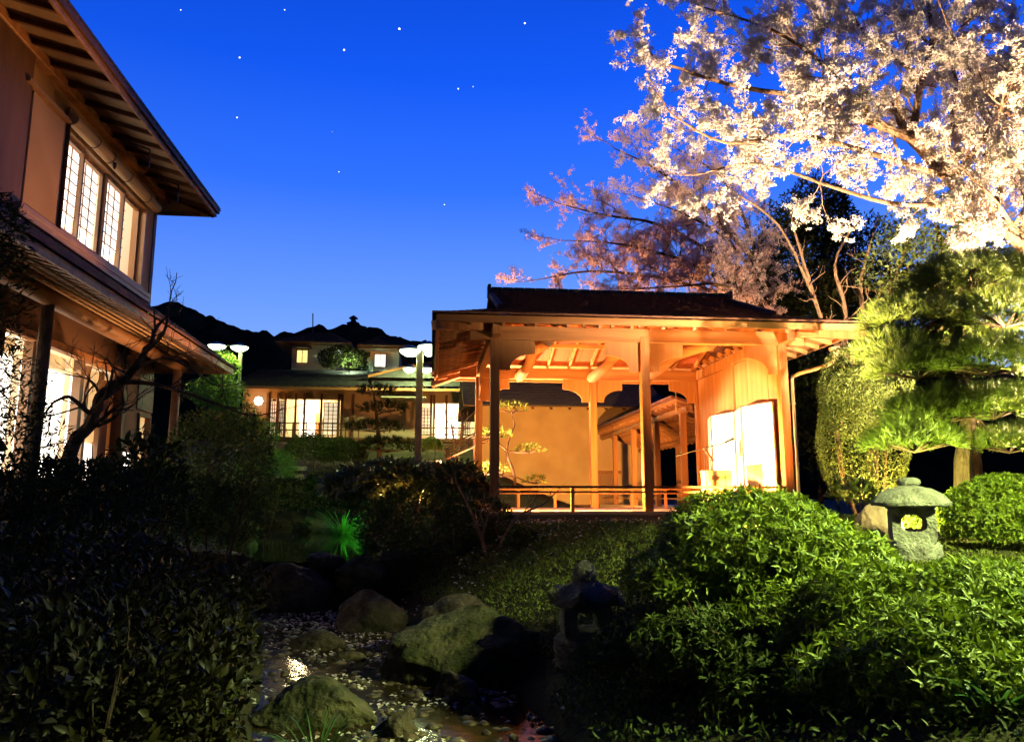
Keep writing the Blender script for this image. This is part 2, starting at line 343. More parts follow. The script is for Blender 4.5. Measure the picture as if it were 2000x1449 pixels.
I, J = np.meshgrid(np.arange(nx-1), np.arange(ny-1)); a = (J*nx+I).ravel()
ground = npmesh('ground', V, np.stack([a, a+1, a+nx+1, a+nx], 1), soil, smooth=True); tag(ground, 'dark garden soil sloping to the stream', None, None, 'structure')
def gz(x, y): return float(ground_z(x, y))
def watermat(name, bumpS, bumpScale, col):
    m = mat(name, col, 0.05 if 'pond' in name else 0.13, spec=0.3 if 'pond' in name else 0.07, bump=bumpS, scale=1.0, bscale=bumpScale); m.node_tree.nodes['Principled BSDF'].inputs['IOR'].default_value = 1.33
    for n in m.node_tree.nodes:
        if n.type == 'BUMP': n.inputs['Distance'].default_value = 0.02
    return m
def water(name, y0, y1, z, m, label):
    ys = np.arange(y0, y1+0.01, 0.2); L, R = [], []
    for y in ys: xc, hw = ip(y, SY, SX), ip(y, SY, SH)+0.25; L.append((xc-hw, y, z)); R.append((xc+hw, y, z))
    n = len(ys); f = [(i, n+i, n+i+1, i+1) for i in range(n-1)]
    o = npmesh(name, np.array(L+R), f, m); tag(o, label, None, None, 'structure')
water('stream', -3, DAM+0.15, WLOW, watermat('stream_water', 0.16, 7, (0.022, 0.014, 0.006)), 'shallow dark stream strewn with petals')
water('pond', DAM+0.1, 25.2, WPOND, watermat('pond_water', 0.04, 3, (0.008, 0.008, 0.005)), 'still dark pond behind the stone weir')

# wooded hills far behind
def hill(name, peaks, Y, depth, z0, label, seed):
    """ridge through photo-derived crest points, bumpy with tree crowns"""
    cx = [at(px, py, Y)[0] for px, py in peaks]; cz = [at(px, py, Y)[2] for px, py in peaks]
    xs = np.linspace(cx[0], cx[-1], 260); vs = []; rows = 26
    for j in range(rows):
        t = j/(rows-1); y = Y-depth+2*depth*t; k = math.sin(PI*t)
        for x in xs:
            z = z0+(ip(x, cx, cz)-z0)*k; n = mnoise.fractal(Vector((x*0.14+seed, y*0.14, 0)), 1.0, 2.0, 4)
            vs.append((x, y, z+n*k*Y*0.012-(0.012*Y*0.3)))
    nx = len(xs); f = np.array([(j*nx+i, j*nx+i+1, (j+1)*nx+i+1, (j+1)*nx+i) for j in range(rows-1) for i in range(nx-1)])
    o = npmesh(name, np.array(vs), f, hillm, smooth=False); tag(o, label, None, None, 'structure'); return o
hill('hill', [(-300, 760), (-60, 700), (120, 640), (280, 612), (372, 602), (430, 622), (480, 650), (560, 668), (640, 690), (760, 730)], 170, 60, 2, 'rounded wooded hill behind the tiled house', 3)
hill('hill', [(330, 720), (430, 660), (520, 652), (580, 656), (640, 640), (690, 632), (720, 640), (770, 660), (830, 668), (1000, 690), (1500, 700), (2300, 730)], 260, 80, 2, 'farther wooded ridge with a lookout tower on top', 9)

# lookout tower on the ridge
c = at(690, 640, 255); t = thing('lookout_tower', 'tiny tiered tower silhouetted on the far wooded ridge', 'tower', tuple(c-np.array([0, 0, 3])))
MB().box(c[0]-1.6, c[0]+1.6, c[1]-1.6, c[1]+1.6, c[2]-3, c[2]+1.2).build('tower_body', hillm, t)
MB().lathe([(3.0, 1.2), (0.8, 2.2), (0.8, 2.3)], c, 4, rot=PI/4).build('roof', rtile, t)
MB().lathe([(1.2, 2.3), (1.0, 3.0), (2.0, 3.1), (0.2, 4.2)], c, 4, rot=PI/4).build('upper_roof', rtile, t)

# stars
for px, py, r, lab in ((780, 57, 3.0, 'brightest star, high over the middle of the picture'), (672, 98, 2.6, 'bright star below and beside the brightest one'), (1025, 46, 2.5, 'star highest above the stage roof, right of the brightest'),
        (468, 113, 2.2, 'star high beside the upper eave of the left house'), (463, 230, 1.8, 'star above the tip of the upper eave'), (556, 20, 1.5, 'star near the top edge, second from the left house'),
        (353, 20, 1.5, 'star near the top edge closest to the left house eave'), (895, 174, 1.9, 'larger of the two close stars left of the cherry'), (924, 170, 1.1, 'fainter of the two close stars left of the cherry'),
        (662, 336, 1.2, 'lone faint star low over the far roofs'), (868, 400, 1.4, 'lowest star, above the stage roof left end'), (649, 258, 0.9, 'faintest star, over the middle of the far roofs')):
    d = at(px, py, 1500.0); me = bpy.data.meshes.new('star'); bm = bmesh.new(); bmesh.ops.create_icosphere(bm, subdivisions=1, radius=r*0.8); bm.to_mesh(me); bm.free()
    tag(link('star', me, starm, None, d), lab+' in the deep blue sky', 'star', 'stars in the evening sky')

# ------------------------------------------------------------------ the stage pavilion
X0, X1, X2, YF, YB, ZF, ZB = 1.1, 3.82, 6.42, 13.4, 17.9, 1.35, 4.36
pav = thing('stage_pavilion', 'open wooden stage pavilion with curved corner boards and low shingled roof', 'pavilion', (3.8, 15.6, 1.0))
p0 = box('post', wood, pav, X0-.08, X0+.08, YF-.08, YF+.08, ZF-.1, ZB+.1, bevel=.006)
for x, y in ((X1, YF), (X2, YF), (X0, YB), (X1, YB), (X2, YB), (X2, 15.65)): clone(p0, (x-X0, y-YF, 0))
for y in (YF, YB): box('eave_beam', woodh, pav, X0-.45, X2+.45, y-.075, y+.075, ZB, ZB+.25, bevel=.006)
for x in (X0, X2): box('side_beam', wood, pav, x-.075, x+.075, YF-.45, YB+.45, ZB+.02, ZB+.24, bevel=.006)
# curved corner boards between posts and beams
def bracket(x, s, y, yside=None):
    poly = [(0.075, 0), (0.72, 0), (0.72, -0.24)]+[(0.72-0.45*math.sin(k*PI/20), -0.5+0.26*math.cos(k*PI/20)) for k in range(1, 11)]+[(0.27, -0.54), (0.075, -0.54)]
    if yside is None: MB().prism(poly, lambda u, v, w_: (x+s*u, y+w_, ZB+v), -0.015, 0.015).build('corner_board', panelw, pav)
    else: MB().prism(poly, lambda u, v, w_: (x+w_, y+s*u, ZB+v), -0.015, 0.015).build('corner_board', panelw, pav)
for y in (YF, YB): bracket(X0, 1, y); bracket(X1, -1, y); bracket(X1, 1, y); bracket(X2, -1, y)
bracket(X0, 1, YF, 1); bracket(X0, -1, YB, 1)
# floor, base timbers, foundation stones
box('base_timber', basew, pav, X0-.25, X2+.25, YF-.19, YF-.03, 1.05, 1.30, bevel=.008)
box('base_timber', basew, pav, X0-.25, X0-.09, YF-.03, YB+.2, 1.05, 1.30, bevel=.008)
for k in range(18):
    x = X0-.2+k*(X2-X0+.4)/18; box('floorboard', floorw, pav, x+.003, x+(X2-X0+.4)/18-.003, YF-.16, YB+.16, 1.304, ZF)
for k in range(12):
    x = X0-.15+k*.5; MB().box(x, x+.46, YF-.16+.02*(k % 3), YF+.1, 0.86, 1.045-.01*(k % 2)).build('foundation_stone', stone, pav, .02)
# railings
def rail(p, q, n, s=.05):
    p, q = Vector(p), Vector(q); bar('handrail', dwoodh if s > .04 else wood, pav, p+Vector((0, 0, .42)), q+Vector((0, 0, .42)), .07, .04, bevel=.004); bar('lower_rail', wood, pav, p+Vector((0, 0, .33)), q+Vector((0, 0, .33)), .035, .03)
    for i in range(1, n): r = p.lerp(q, i/n); MB().box(r.x-.03, r.x+.03, r.y-.03, r.y+.03, r.z, r.z+.40).build('baluster', wood, pav)
rail((X0+.08, YF-.05, ZF), (X1-.08, YF-.05, ZF), 2); rail((X1+.08, YF-.05, ZF), (X2-.08, YF-.05, ZF), 2)
rail((X0+.08, YB, ZF), (X1-.08, YB, ZF), 3, .03); rail((X1+.08, YB, ZF), (X2-.08, YB, ZF), 3, .03); rail((X0, YF+.08, ZF), (X0, YB-.08, ZF), 4, .03)
# right-hand board wall
for k in range(9):
    y = YF+.09+k*(YB-YF-.18)/9; box('wall_board', panelw, pav, X2-.02-.004*(k % 2), X2+.03, y+.003, y+(YB-YF-.18)/9-.003, ZF+.002, ZB+.01)
# tie logs across the stage
for x, b in ((2.1, .16), (3.83, .10), (5.15, .14)):
    q = [(x+.05*math.sin(i*1.3), YF+.1+(YB-YF-.2)*i/8, 4.40+b*math.sin(PI*i/8)) for i in range(9)]
    MB().tube(q, [.10, .105, .11, .115, .115, .11, .11, .12, .13], 12).build('tie_log', logm, pav, smooth=True)
# ceiling boards and rafters over the stage
ZR, YR = 5.45, (YF+YB)/2; roof = box('ridge_beam', woodh, pav, X0-.3, X2+.3, YR-.07, YR+.07, ZR-.22, ZR-.02)
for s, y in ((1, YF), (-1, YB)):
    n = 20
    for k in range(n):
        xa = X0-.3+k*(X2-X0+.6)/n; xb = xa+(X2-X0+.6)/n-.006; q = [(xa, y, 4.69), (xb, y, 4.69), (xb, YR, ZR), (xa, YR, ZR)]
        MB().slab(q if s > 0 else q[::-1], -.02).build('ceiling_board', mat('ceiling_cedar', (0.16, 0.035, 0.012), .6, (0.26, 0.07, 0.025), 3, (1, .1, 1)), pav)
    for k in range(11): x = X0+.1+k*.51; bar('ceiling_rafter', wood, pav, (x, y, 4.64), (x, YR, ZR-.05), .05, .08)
    bar('ceiling_purlin', woodh, pav, (X0, y+s*1.1, 4.95), (X2, y+s*1.1, 4.95), .07, .09)
# eave soffit and eave rafters
EX0, EX1, EY0, EY1, ZE = 0.10, 7.45, 12.38, 18.92, 4.44
ring = [((EX0, EY0), (EX1, EY0), (X2, YF), (X0, YF)), ((EX1, EY1), (EX0, EY1), (X0, YB), (X2, YB)), ((EX0, EY1), (EX0, EY0), (X0, YF), (X0, YB)), ((EX1, EY0), (EX1, EY1), (X2, YB), (X2, YF))]
for a_, b_, c_, d_ in ring: MB().slab([(*a_, ZE+.06), (*b_, ZE+.06), (*c_, 4.70), (*d_, 4.70)], -.02).build('eave_soffit', panelw, pav)
for x in np.arange(0.62, 7.1, .545):
    yy = YF-.0 if X0-.2 < x < X2+.2 else YF-.6
    bar('eave_rafter', wood, pav, (x, EY0+.03, ZE), (x, yy+.1, ZE+.25*(yy+.1-EY0)), .055, .085, bevel=.003)
for y in np.arange(12.95, 18.6, .47):
    t_ = X0+.12 if YF-.3 < y < YB+.3 else X0-.45
    bar('eave_rafter', wood, pav, (EX0+.03, y, ZE), (t_, y, ZE+.25*(t_-EX0)), .055, .085, bevel=.003)
    t_ = X2-.12 if YF-.3 < y < YB+.3 else X2+.45
    bar('eave_rafter', wood, pav, (EX1-.03, y, ZE), (t_, y, ZE+.25*(EX1-t_)), .055, .085, bevel=.003)
for sx, sy, cx_, cy_ in ((EX0, EY0, X0, YF), (EX1, EY0, X2, YF), (EX0, EY1, X0, YB), (EX1, EY1, X2, YB)):
    v = Vector((sx-cx_, sy-cy_, 0)).normalized(); bar('hip_rafter', wood, pav, (cx_-v.x*.1, cy_-v.y*.1, 4.62), (sx+v.x*.13, sy+v.y*.13, 4.36), .11, .15, bevel=.006)
box('fascia', woodh, pav, EX0-.04, EX1+.04, EY0-.05, EY0+.0, ZE+.0, ZE+.12, bevel=.004); box('fascia', woodh, pav, EX0-.04, EX1+.04, EY1, EY1+.05, ZE, ZE+.12)
box('fascia', wood, pav, EX0-.05, EX0, EY0+.001, EY1-.001, ZE-.001, ZE+.118, bevel=.004); box('fascia', wood, pav, EX1, EX1+.05, EY0+.001, EY1-.001, ZE-.001, ZE+.118)
# roof: hip skirt and gable, stepped shingle courses
def rz(t): return ZE+.13+1.22*(t**1.12)
rx0, rx1, ry0, ry1 = EX0-.12, EX1+.12, EY0-.14, EY1+.14; D = YR-ry0; VG = 1.22-rx0
def front(sgn):
    mb = MB(); n = 30
    for i in range(n):
        a, b = D*i/n, D*(i+1)/n; lift = .022
        xa0, xa1 = rx0+min(a, VG), rx1-min(a, VG); xb0, xb1 = rx0+min(b, VG), rx1-min(b, VG)
        Y = (lambda u: ry0+u) if sgn > 0 else (lambda u: ry1-u)
        za, zb = rz(a/D), rz(b/D)
        mb.add([(xa0, Y(a), za-.01), (xa1, Y(a), za-.01), (xa1, Y(a), za+lift), (xa0, Y(a), za+lift), (xb1, Y(b), zb), (xb0, Y(b), zb)], [(0, 1, 2, 3), (3, 2, 4, 5)])
    return mb
def sideskirt(sgn):
    mb = MB(); n = 10
    for i in range(n):
        a, b = VG*i/n, VG*(i+1)/n; X = (lambda u: rx0+u) if sgn > 0 else (lambda u: rx1-u); za, zb = rz(a/D), rz(b/D)
        mb.add([(X(a), ry0+a, za-.01), (X(a), ry1-a, za-.01), (X(a), ry1-a, za+.022), (X(a), ry0+a, za+.022), (X(b), ry1-b, zb), (X(b), ry0+b, zb)], [(0, 1, 2, 3), (3, 2, 4, 5)])
    return mb
rmain = front(1).build('roof', shing, pav); front(-1).build('roof_slope', shing, rmain); sideskirt(1).build('roof_skirt', shing, rmain); sideskirt(-1).build('roof_skirt', shing, rmain)
for x, s in ((rx0+VG, 1), (rx1-VG, -1)):
    MB().prism([(YR-D+VG, rz(VG/D)-.05), (YR+D-VG, rz(VG/D)-.05), (YR, rz(1)-.03)], lambda u, v, w_: (x+s*.15+s*w_, u, v), 0, .03).build('gable_board', dwood, rmain)
    for sg in (1, -1): bar('bargeboard', shing, rmain, (x-s*.02, YR-sg*(D-VG+.02), rz(VG/D)+.02), (x-s*.02, YR, rz(1)+.02), .10, .10)
box('ridge_base', shing, rmain, rx0+VG-.02, rx1-VG+.02, YR-.13, YR+.13, rz(1)-.06, rz(1)+.06)
nt_ = 22; wt = (rx1-rx0-2*VG+.04)/nt_; r0 = MB().box(rx0+VG-.02+.002, rx0+VG-.02+wt-.004, YR-.10, YR+.10, rz(1)+.061, rz(1)+.15).build('ridge_tile', rtile, rmain, .012)
for k in range(1, nt_): clone(r0, (k*wt, 0, 0))
for s, x in ((1, rx0+VG-.06), (-1, rx1-VG+.06)): box('ridge_end_tile', rtile, rmain, x-.035, x+.035, YR-.14, YR+.14, rz(1)-.05, rz(1)+.20, bevel=.01)
# gutter, funnel and downpipe at the right front corner
MB().lathe([(.05, -.16), (.055, -.05), (.10, .02), (.10, .06)], (7.0, 12.55, 4.12), 10).build('gutter_funnel', copper, pav)
MB().tube([(7.0, 12.55, 4.0), (6.98, 12.6, 3.93), (6.92, 12.75, 3.88), (6.72, 13.3, 3.84), (6.66, 13.48, 3.80), (6.65, 13.5, 3.72), (6.65, 13.5, 1.05)], .035, 10).build('downpipe', copper, pav, smooth=True)
for z in (3.3, 2.2): MB().lathe([(.045, -.02), (.045, .02)], (6.65, 13.5, z), 10).build('pipe_collar', copper, pav)
# hanging rod with weight under the back beam
hr = at(1320, 770, 17.75); MB().tube([(hr[0], 17.75, hr[2]+.1), (hr[0], 17.75, hr[2]-.2)], .008, 5).tube([(hr[0], 17.75, hr[2]-.2), (hr[0], 17.75, hr[2]-.4)], .03, 8).build('hanging_weight', copper, pav)

# ------------------------------------------------------------------ things on the stage
pts = [(6.30, 17.0), (6.06, 16.15), (6.26, 15.3), (6.04, 14.45), (6.30, 13.56)]
scr = thing('folding_screen', 'tall zigzag folding screen blazing white under the stage floodlight', 'folding screen', (6.0, 15.0, ZF))
for (a_, b_), (c_, d_) in zip(pts[:-1], pts[1:]):
    v = Vector((c_-a_, d_-b_, 0)); L = v.length; v.normalize(); p, q = Vector((a_, b_, 0))+v*.012, Vector((c_, d_, 0))-v*.012; z0, z1 = ZF+.004, 3.36
    pn = MB().bar(p+Vector((0, 0, (z0+z1)/2)), q+Vector((0, 0, (z0+z1)/2)), .02, z1-z0-.05).build('screen_panel', screenm, scr)
    m = MB()
    for z in (z0+.012, z1-.012): m.bar(p+Vector((0, 0, z)), q+Vector((0, 0, z)), .028, .024)
    for e_ in (p+v*.012, q-v*.012): m.bar(e_+Vector((0, 0, z0+.024)), e_+Vector((0, 0, z1-.024)), .028, .024, up=v)
    m.build('panel_frame', redlac, pn)
pd = thing('lectern_box', 'pale wooden box on the stage before the folding screen', 'box', (5.33, 14.0, ZF))
box('carcass', mat('pale_ply', (0.62, .46, .25), .6, (.55, .40, .2), 4), pd, 5.10, 5.56, 13.9, 14.25, ZF+.002, 2.06, bevel=.006); box('lid', mat('pale_ply', (1, 1, 1)), pd, 5.085, 5.575, 13.885, 14.265, 2.062, 2.085, bevel=.004)
for x in (5.18, 5.42): box('cleat', frame, pd, x, x+.04, 13.885, 13.898, ZF+.05, 2.0)
ms = thing('music_stand', 'small stand with a tilted desk rising behind the pale box', 'music stand', (5.42, 14.55, ZF))
MB().tube([(5.42, 14.55, ZF+.18), (5.42, 14.55, 2.38)], .012, 6).build('stem', blackm, ms)
for k in range(3): a = k*2.09+.4; MB().tube([(5.42, 14.55, ZF+.2), (5.42+.2*math.cos(a), 14.55+.2*math.sin(a), ZF+.01)], .008, 5).build('leg', blackm, ms)
MB().slab([(5.24, 14.45, 2.54), (5.42, 14.45, 2.30), (5.56, 14.70, 2.30), (5.38, 14.70, 2.54)], .02).build('desk', woodh, ms)
mc = thing('microphone_stand', 'black microphone stand with a long slanting boom before the screen', 'microphone stand', (5.02, 13.75, ZF))
MB().tube([(5.02, 13.75, ZF+.1), (5.02, 13.75, 2.48)], .010, 6).build('pole', blackm, mc)
for k in range(3): a = k*2.09; MB().tube([(5.02, 13.75, ZF+.2), (5.02+.25*math.cos(a), 13.75+.2*math.sin(a), ZF+.012)], .009, 5).build('leg', blackm, mc)
MB().tube([(4.50, 13.75, 2.35), (5.46, 13.75, 2.60)], .009, 6).build('boom', blackm, mc)
MB().tube([(4.46, 13.75, 2.34), (4.58, 13.75, 2.37)], .02, 8).build('counterweight', blackm, mc)
m_ = MB().tube([(5.40, 13.75, 2.59), (5.54, 13.75, 2.65)], [.013, .018], 8).build('microphone', blackm, mc); MB().lathe([(.012, -.03), (.026, -.012), (.028, .01), (.014, .028)], (5.56, 13.75, 2.658), 10).build('grille', blackm, m_)
fl = thing('flower_basket', 'low basket of red flowers at the foot of the folding screen', 'flowers', (5.75, 13.75, ZF))
MB().lathe([(.10, 0), (.14, .12), (.15, .18), (.12, .18)], (5.75, 13.75, ZF+.003), 12).build('basket', bamboo, fl)
P_, N_ = shell((5.75, 13.75, ZF+.24), (.2, .18, .14), 500, .5); npmesh('blooms', *(lambda g: (g[0], g[1]))(scatter(P_, N_, .05, .04)), mat('red_petals', (.5, .05, .03), .6), fl)

# ------------------------------------------------------------------ electrical box before the stage
fb = thing('electrical_box', 'small upright grey electrical box on the grass before the stage', 'electrical box', (2.03, 12.75, .98))
box('housing', boxm, fb, 1.97, 2.09, 12.70, 12.80, 1.0, 1.20, bevel=.012); box('foot', boxm, fb, 1.99, 2.07, 12.72, 12.78, .93, 1.0); box('lid', boxm, fb, 1.962, 2.098, 12.692, 12.808, 1.201, 1.215, bevel=.003)

# ------------------------------------------------------------------ covered corridor behind the stage and dressing room
cor = thing('covered_corridor', 'covered wooden corridor with low tiled roof leading back from the stage', 'corridor', (7.2, 24, 1.1))
CX, CZ, CY0, CY1 = 6.45, 3.98, 19.2, 29.3
cp = box('post', wood, cor, 6.53, 6.68, 19.6, 19.75, 1.1, 3.85)
for y in (22.0, 24.6, 27.2): clone(cp, (0, y-19.6, 0))
for y in (19.6, 22.0, 24.6, 27.2): clone(cp, (1.5, y-19.6, -.45))
MB().tube([(6.6, CY0-.1, 3.86), (6.6, CY1, 3.86)], .10, 10).build('log_beam', logm, cor, smooth=True); MB().tube([(8.1, CY0, 3.36), (8.1, CY1, 3.36)], .09, 10).build('log_beam', logm, cor, smooth=True)
rf = bar('rafter', logm, cor, (CX-.12, CY0+.1, CZ+.03), (8.5, CY0+.1, CZ-.66), .06, .07)
for k in range(1, 22): clone(rf, (0, k*.46, 0))
MB().slab([(CX-.2, CY0, CZ+.10), (8.6, CY0, CZ-.62), (8.6, CY1, CZ-.62), (CX-.2, CY1, CZ+.10)], -.03).build('roof_boards', woodh, cor)
MB().slab([(CX-.3, CY0-.05, CZ+.21), (8.7, CY0-.05, CZ-.52), (8.7, CY1, CZ-.52), (CX-.3, CY1, CZ+.21)], .06).build('roof_covering', shing, cor)
box('floor', floorw, cor, 6.45, 8.2, 18.2, CY1, 1.15, 1.33); bar('handrail', wood, cor, (6.6, 18.3, 1.8), (6.6, CY1, 1.8), .06, .05); bar('lower_rail', wood, cor, (6.6, 18.3, 1.55), (6.6, CY1, 1.55), .04, .04)
dr = thing('dressing_room', 'ochre plastered building with dark tiled roof behind the stage', 'building', (5, 31, 1.1))
box('wall', plaster, dr, 1.9, 8.6, 30, 34, 1.0, 5.2); box('wall_plinth', dwoodh, dr, 1.88, 8.62, 29.97, 29.998, 1.0, 1.3)
m = MB(); n = 18
for i in range(n):
    a, b = 3.2*i/n, 3.2*(i+1)/n; za, zb = 5.05+a*.5, 5.05+b*.5
    m.add([(1.2, 29+a, za), (9.2, 29+a, za), (9.2, 29+a, za+.05), (1.2, 29+a, za+.05), (9.2, 29+b, zb), (1.2, 29+b, zb)], [(0, 1, 2, 3), (3, 2, 4, 5)])
dro = m.build('roof', rtile, dr); MB().slab([(1.2, 29, 5.03), (9.2, 29, 5.03), (9.2, 32.2, 6.63), (1.2, 32.2, 6.63)], .04).build('roof_underside', soff, dro); MB().slab([(9.2, 35.4, 5.05), (1.2, 35.4, 5.05), (1.2, 32.2, 6.65), (9.2, 32.2, 6.65)], .04).build('roof_slope', rtile, dro)
box('ridge_cap', rtile, dro, 1.1, 9.3, 32.05, 32.35, 6.6, 6.85)
er = bar('eave_rafter', dwood, dr, (1.7, 29.05, 4.96), (1.7, 30.1, 5.40), .09, .10)
for k in range(1, 11): clone(er, (k*.72, 0, 0))
da, db = at(1168, 925, 29.98), at(1204, 985, 29.98)
dd = box('low_door', mat('door_cedar', (.30, .17, .08), .6, (.22, .12, .06), 5, (1, 1, .1)), dr, da[0], db[0], 29.95, 29.996, 1.3, da[2]); box('door_lintel', logm, dd, da[0]-.2, db[0]+.2, 29.90, 29.996, da[2], da[2]+.12)
for k in range(1, 4): x = da[0]+(db[0]-da[0])*k/4; box('door_batten', frame, dd, x-.01, x+.01, 29.935, 29.949, 1.3, da[2])

# ------------------------------------------------------------------ left house (two storeys)
hs = thing('tiled_house', 'two-storey plastered house with lit paper windows and deep eaves', 'house', (-6.5, 9.5, 1.1))
FX, UY = -4.4, 12.15
WY0, WY1, WZ0, WZ1 = 9.02, 11.62, 4.70, 5.90
box('upper_wall', hplaster, hs, FX-.15, FX, 4.5, WY0, 4.4, 6.42); box('upper_wall', hplaster, hs, FX-.15, FX, WY1, UY, 4.4, 6.42)
box('upper_wall', hplaster, hs, FX-.15, FX, WY0, WY1, 4.4, WZ0); box('upper_wall', hplaster, hs, FX-.15, FX, WY0, WY1, WZ1, 6.42)
box('end_wall', hplaster, hs, -9.5, FX-.15, UY-.15, UY-.002, 1.2, 6.42); box('corner_post', dwood, hs, FX-.08, FX+.015, UY-.09, UY+.015, 4.0, 6.42)
box('wall_plate', woodh, hs, FX-.02, FX+.10, 4.5, UY+.3, 6.30, 6.42, bevel=.006)
# room behind the upper window
for a in ((-7.0, -6.9, 8.5, 12.0, 4.45, 6.4), (-6.9, FX-.16, 8.5, 8.6, 4.45, 6.4), (-6.9, FX-.16, 11.9, 11.98, 4.45, 6.4)): box('room_wall', mat('room_paint', (.75, .68, .58), .9), hs, *a)
box('room_floor', floorw, hs, -6.9, FX-.16, 8.6, 11.9, 4.42, 4.5); box('room_ceiling', mat('room_paint', (1, 1, 1)), hs, -6.9, FX-.16, 8.6, 11.9, 6.36, 6.4)
point('room_lamp', (-5.6, 10.3, 6.0), 120, (1.0, .84, .66), .15, hs)
# four sliding panels: wooden frame, paper behind a fine lattice
win = box('window', frame, hs, FX-.10, FX+.07, WY0-.05, WY1+.05, WZ0-.09, WZ0-.001, bevel=.006)
box('window_head', frame, win, FX-.10, FX+.05, WY0-.05, WY1+.05, WZ1+.001, WZ1+.06, bevel=.005)
for y in (WY0-.05, WY1+.001): box('window_jamb', frame, win, FX-.10, FX+.05, y, y+.05, WZ0, WZ1)
pw = (WY1-WY0)/4
for k in range(4):
    y0 = WY0+k*pw; y1 = y0+pw; xo = FX-.03-.035*(k % 2)
    fr = MB().box(xo-.02, xo+.02, y0, y0+.045, WZ0, WZ1).box(xo-.02, xo+.02, y1-.045, y1, WZ0, WZ1).box(xo-.019, xo+.019, y0+.045, y1-.045, WZ0, WZ0+.06).box(xo-.019, xo+.019, y0+.045, y1-.045, WZ1-.05, WZ1).build('sash', frame, hs)
    yb = y1-.045 if k < 3 else y0+.25
    box('paper_pane', paper, fr, xo-.05, xo-.045, y0+.045, yb, WZ0+.32, WZ1-.05); box('paper_pane', paperw, fr, xo-.05, xo-.045, y0+.20, yb-.02, WZ0+.06, WZ0+.30)
    lt = MB()
    for i in range(1, 3): yy = y0+.045+(yb-y0-.045)*i/3; lt.box(xo-.044, xo-.03, yy-.006, yy+.006, WZ0+.06, WZ1-.05)
    for i in range(6): zz = WZ0+.31+(WZ1-.05-WZ0-.31)*i/6; lt.box(xo-.0435, xo-.0305, y0+.045, yb, zz-.005, zz+.005)
    lt.build('lattice', mat('lattice_wood', (.35, .24, .15), .6), fr)
# shutter case beside the window, dark end pier
box('shutter_case', hplaster, hs, FX+.001, FX+.07, 8.2, WY0-.06, WZ0-.05, WZ1+.03, bevel=.006); box('shutter_trim', frame, hs, FX+.001, FX+.13, 8.0, WY0-.05, WZ1+.031, WZ1+.07)
box('shutter_trim', dwood, hs, FX+.001, FX+.115, WY0-.058, WY0-.052, WZ0-.08, WZ1+.03)
box('end_pier', dwood, hs, FX+.001, FX+.09, 7.2, 8.12, 3.0, 6.28)
# sill board under window
box('window_shelf', frame, hs, FX+.001, FX+.17, 8.0, WY1+.12, WZ0-.17, WZ0-.10, bevel=.006); box('shelf_rail', frame, hs, FX+.12, FX+.16, 8.0, WY1+.12, WZ0-.23, WZ0-.172)
# upper eaves
OX, OY, ZO, ZI = -3.66, 12.66, 6.22, 6.45
MB().slab([(FX, 4.5, ZI), (OX, 4.5, ZO+.03), (OX, OY, ZO+.03), (FX, UY, ZI)], -.02).build('eave_soffit', soff, hs)
MB().slab([(FX, UY, ZI), (OX, OY, ZO+.03), (-9.5, OY, ZO+.03), (-9.5, UY, ZI)], -.02).build('eave_soffit', soff, hs)
e0 = bar('eave_rafter', dwood, hs, (FX-.02, 5.0, ZI-.03), (OX+.01, 5.0, ZO), .045, .06)
for k in range(1, 18): clone(e0, (0, k*.43, 0))
bar('hip_rafter', dwood, hs, (FX-.02, UY-.02, ZI-.03), (OX, OY, ZO-.005), .06, .07)
for k in range(1, 8): bar('end_rafter', dwood, hs, (FX-.2-.35*k, UY, ZI-.03), (FX-.2-.35*k, OY-.02, ZO), .045, .06)
box('eave_fascia', woodh, hs, OX, OX+.035, 4.5, OY+.03, ZO-.02, ZO+.08, bevel=.004); box('eave_fascia', dwoodh, hs, OX+.036, OX+.07, 4.5, OY+.06, ZO+.045, ZO+.13)
box('eave_fascia', woodh, hs, -9.5, OX-.001, OY, OY+.035, ZO-.02, ZO+.08)
up = MB()
for i in range(16):
    a, b = i*.27, (i+1)*.27; za, zb = ZO+.12+a*.48, ZO+.12+b*.48
    up.add([(OX+.08-a, 4.5, za), (OX+.08-a, OY+.08-a*.9, za), (OX+.08-a, OY+.08-a*.9, za+.03), (OX+.08-a, 4.5, za+.03), (OX+.08-b, OY+.08-b*.9, zb), (OX+.08-b, 4.5, zb)], [(0, 1, 2, 3), (3, 2, 4, 5)])
uro = up.build('upper_roof', rtile, hs); MB().slab([(OX+.08, OY+.08, ZO+.12), (-9.5, OY+.08, ZO+.12), (-9.5, OY-3.8, 8.2), (-8, OY-3.8, 8.2)], .03).build('roof_end', rtile, uro)
bar('hip_tile', rtile, uro, (OX-.2, OY-.2, ZO+.28), (-7.9, OY-3.9, 8.25), .14, .12)
MB().lathe([(.11, 0), (.13, .12), (.06, .26), (.01, .3)], (-3.95, 8.6, 6.50), 10).build('snow_guard_tile', rtile, uro)
# gutter hangers under the eave
for y in (10.1, 11.3):
    hk = MB().bar((FX+.02, y, ZI-.09), (-3.80, y, ZO-.05), .015, .02).bar((-3.80, y, ZO-.05), (-3.80, y, ZO-.30), .015, .015, up=(1, 0, 0)); hk.build('iron_hanger', blackm, hs)
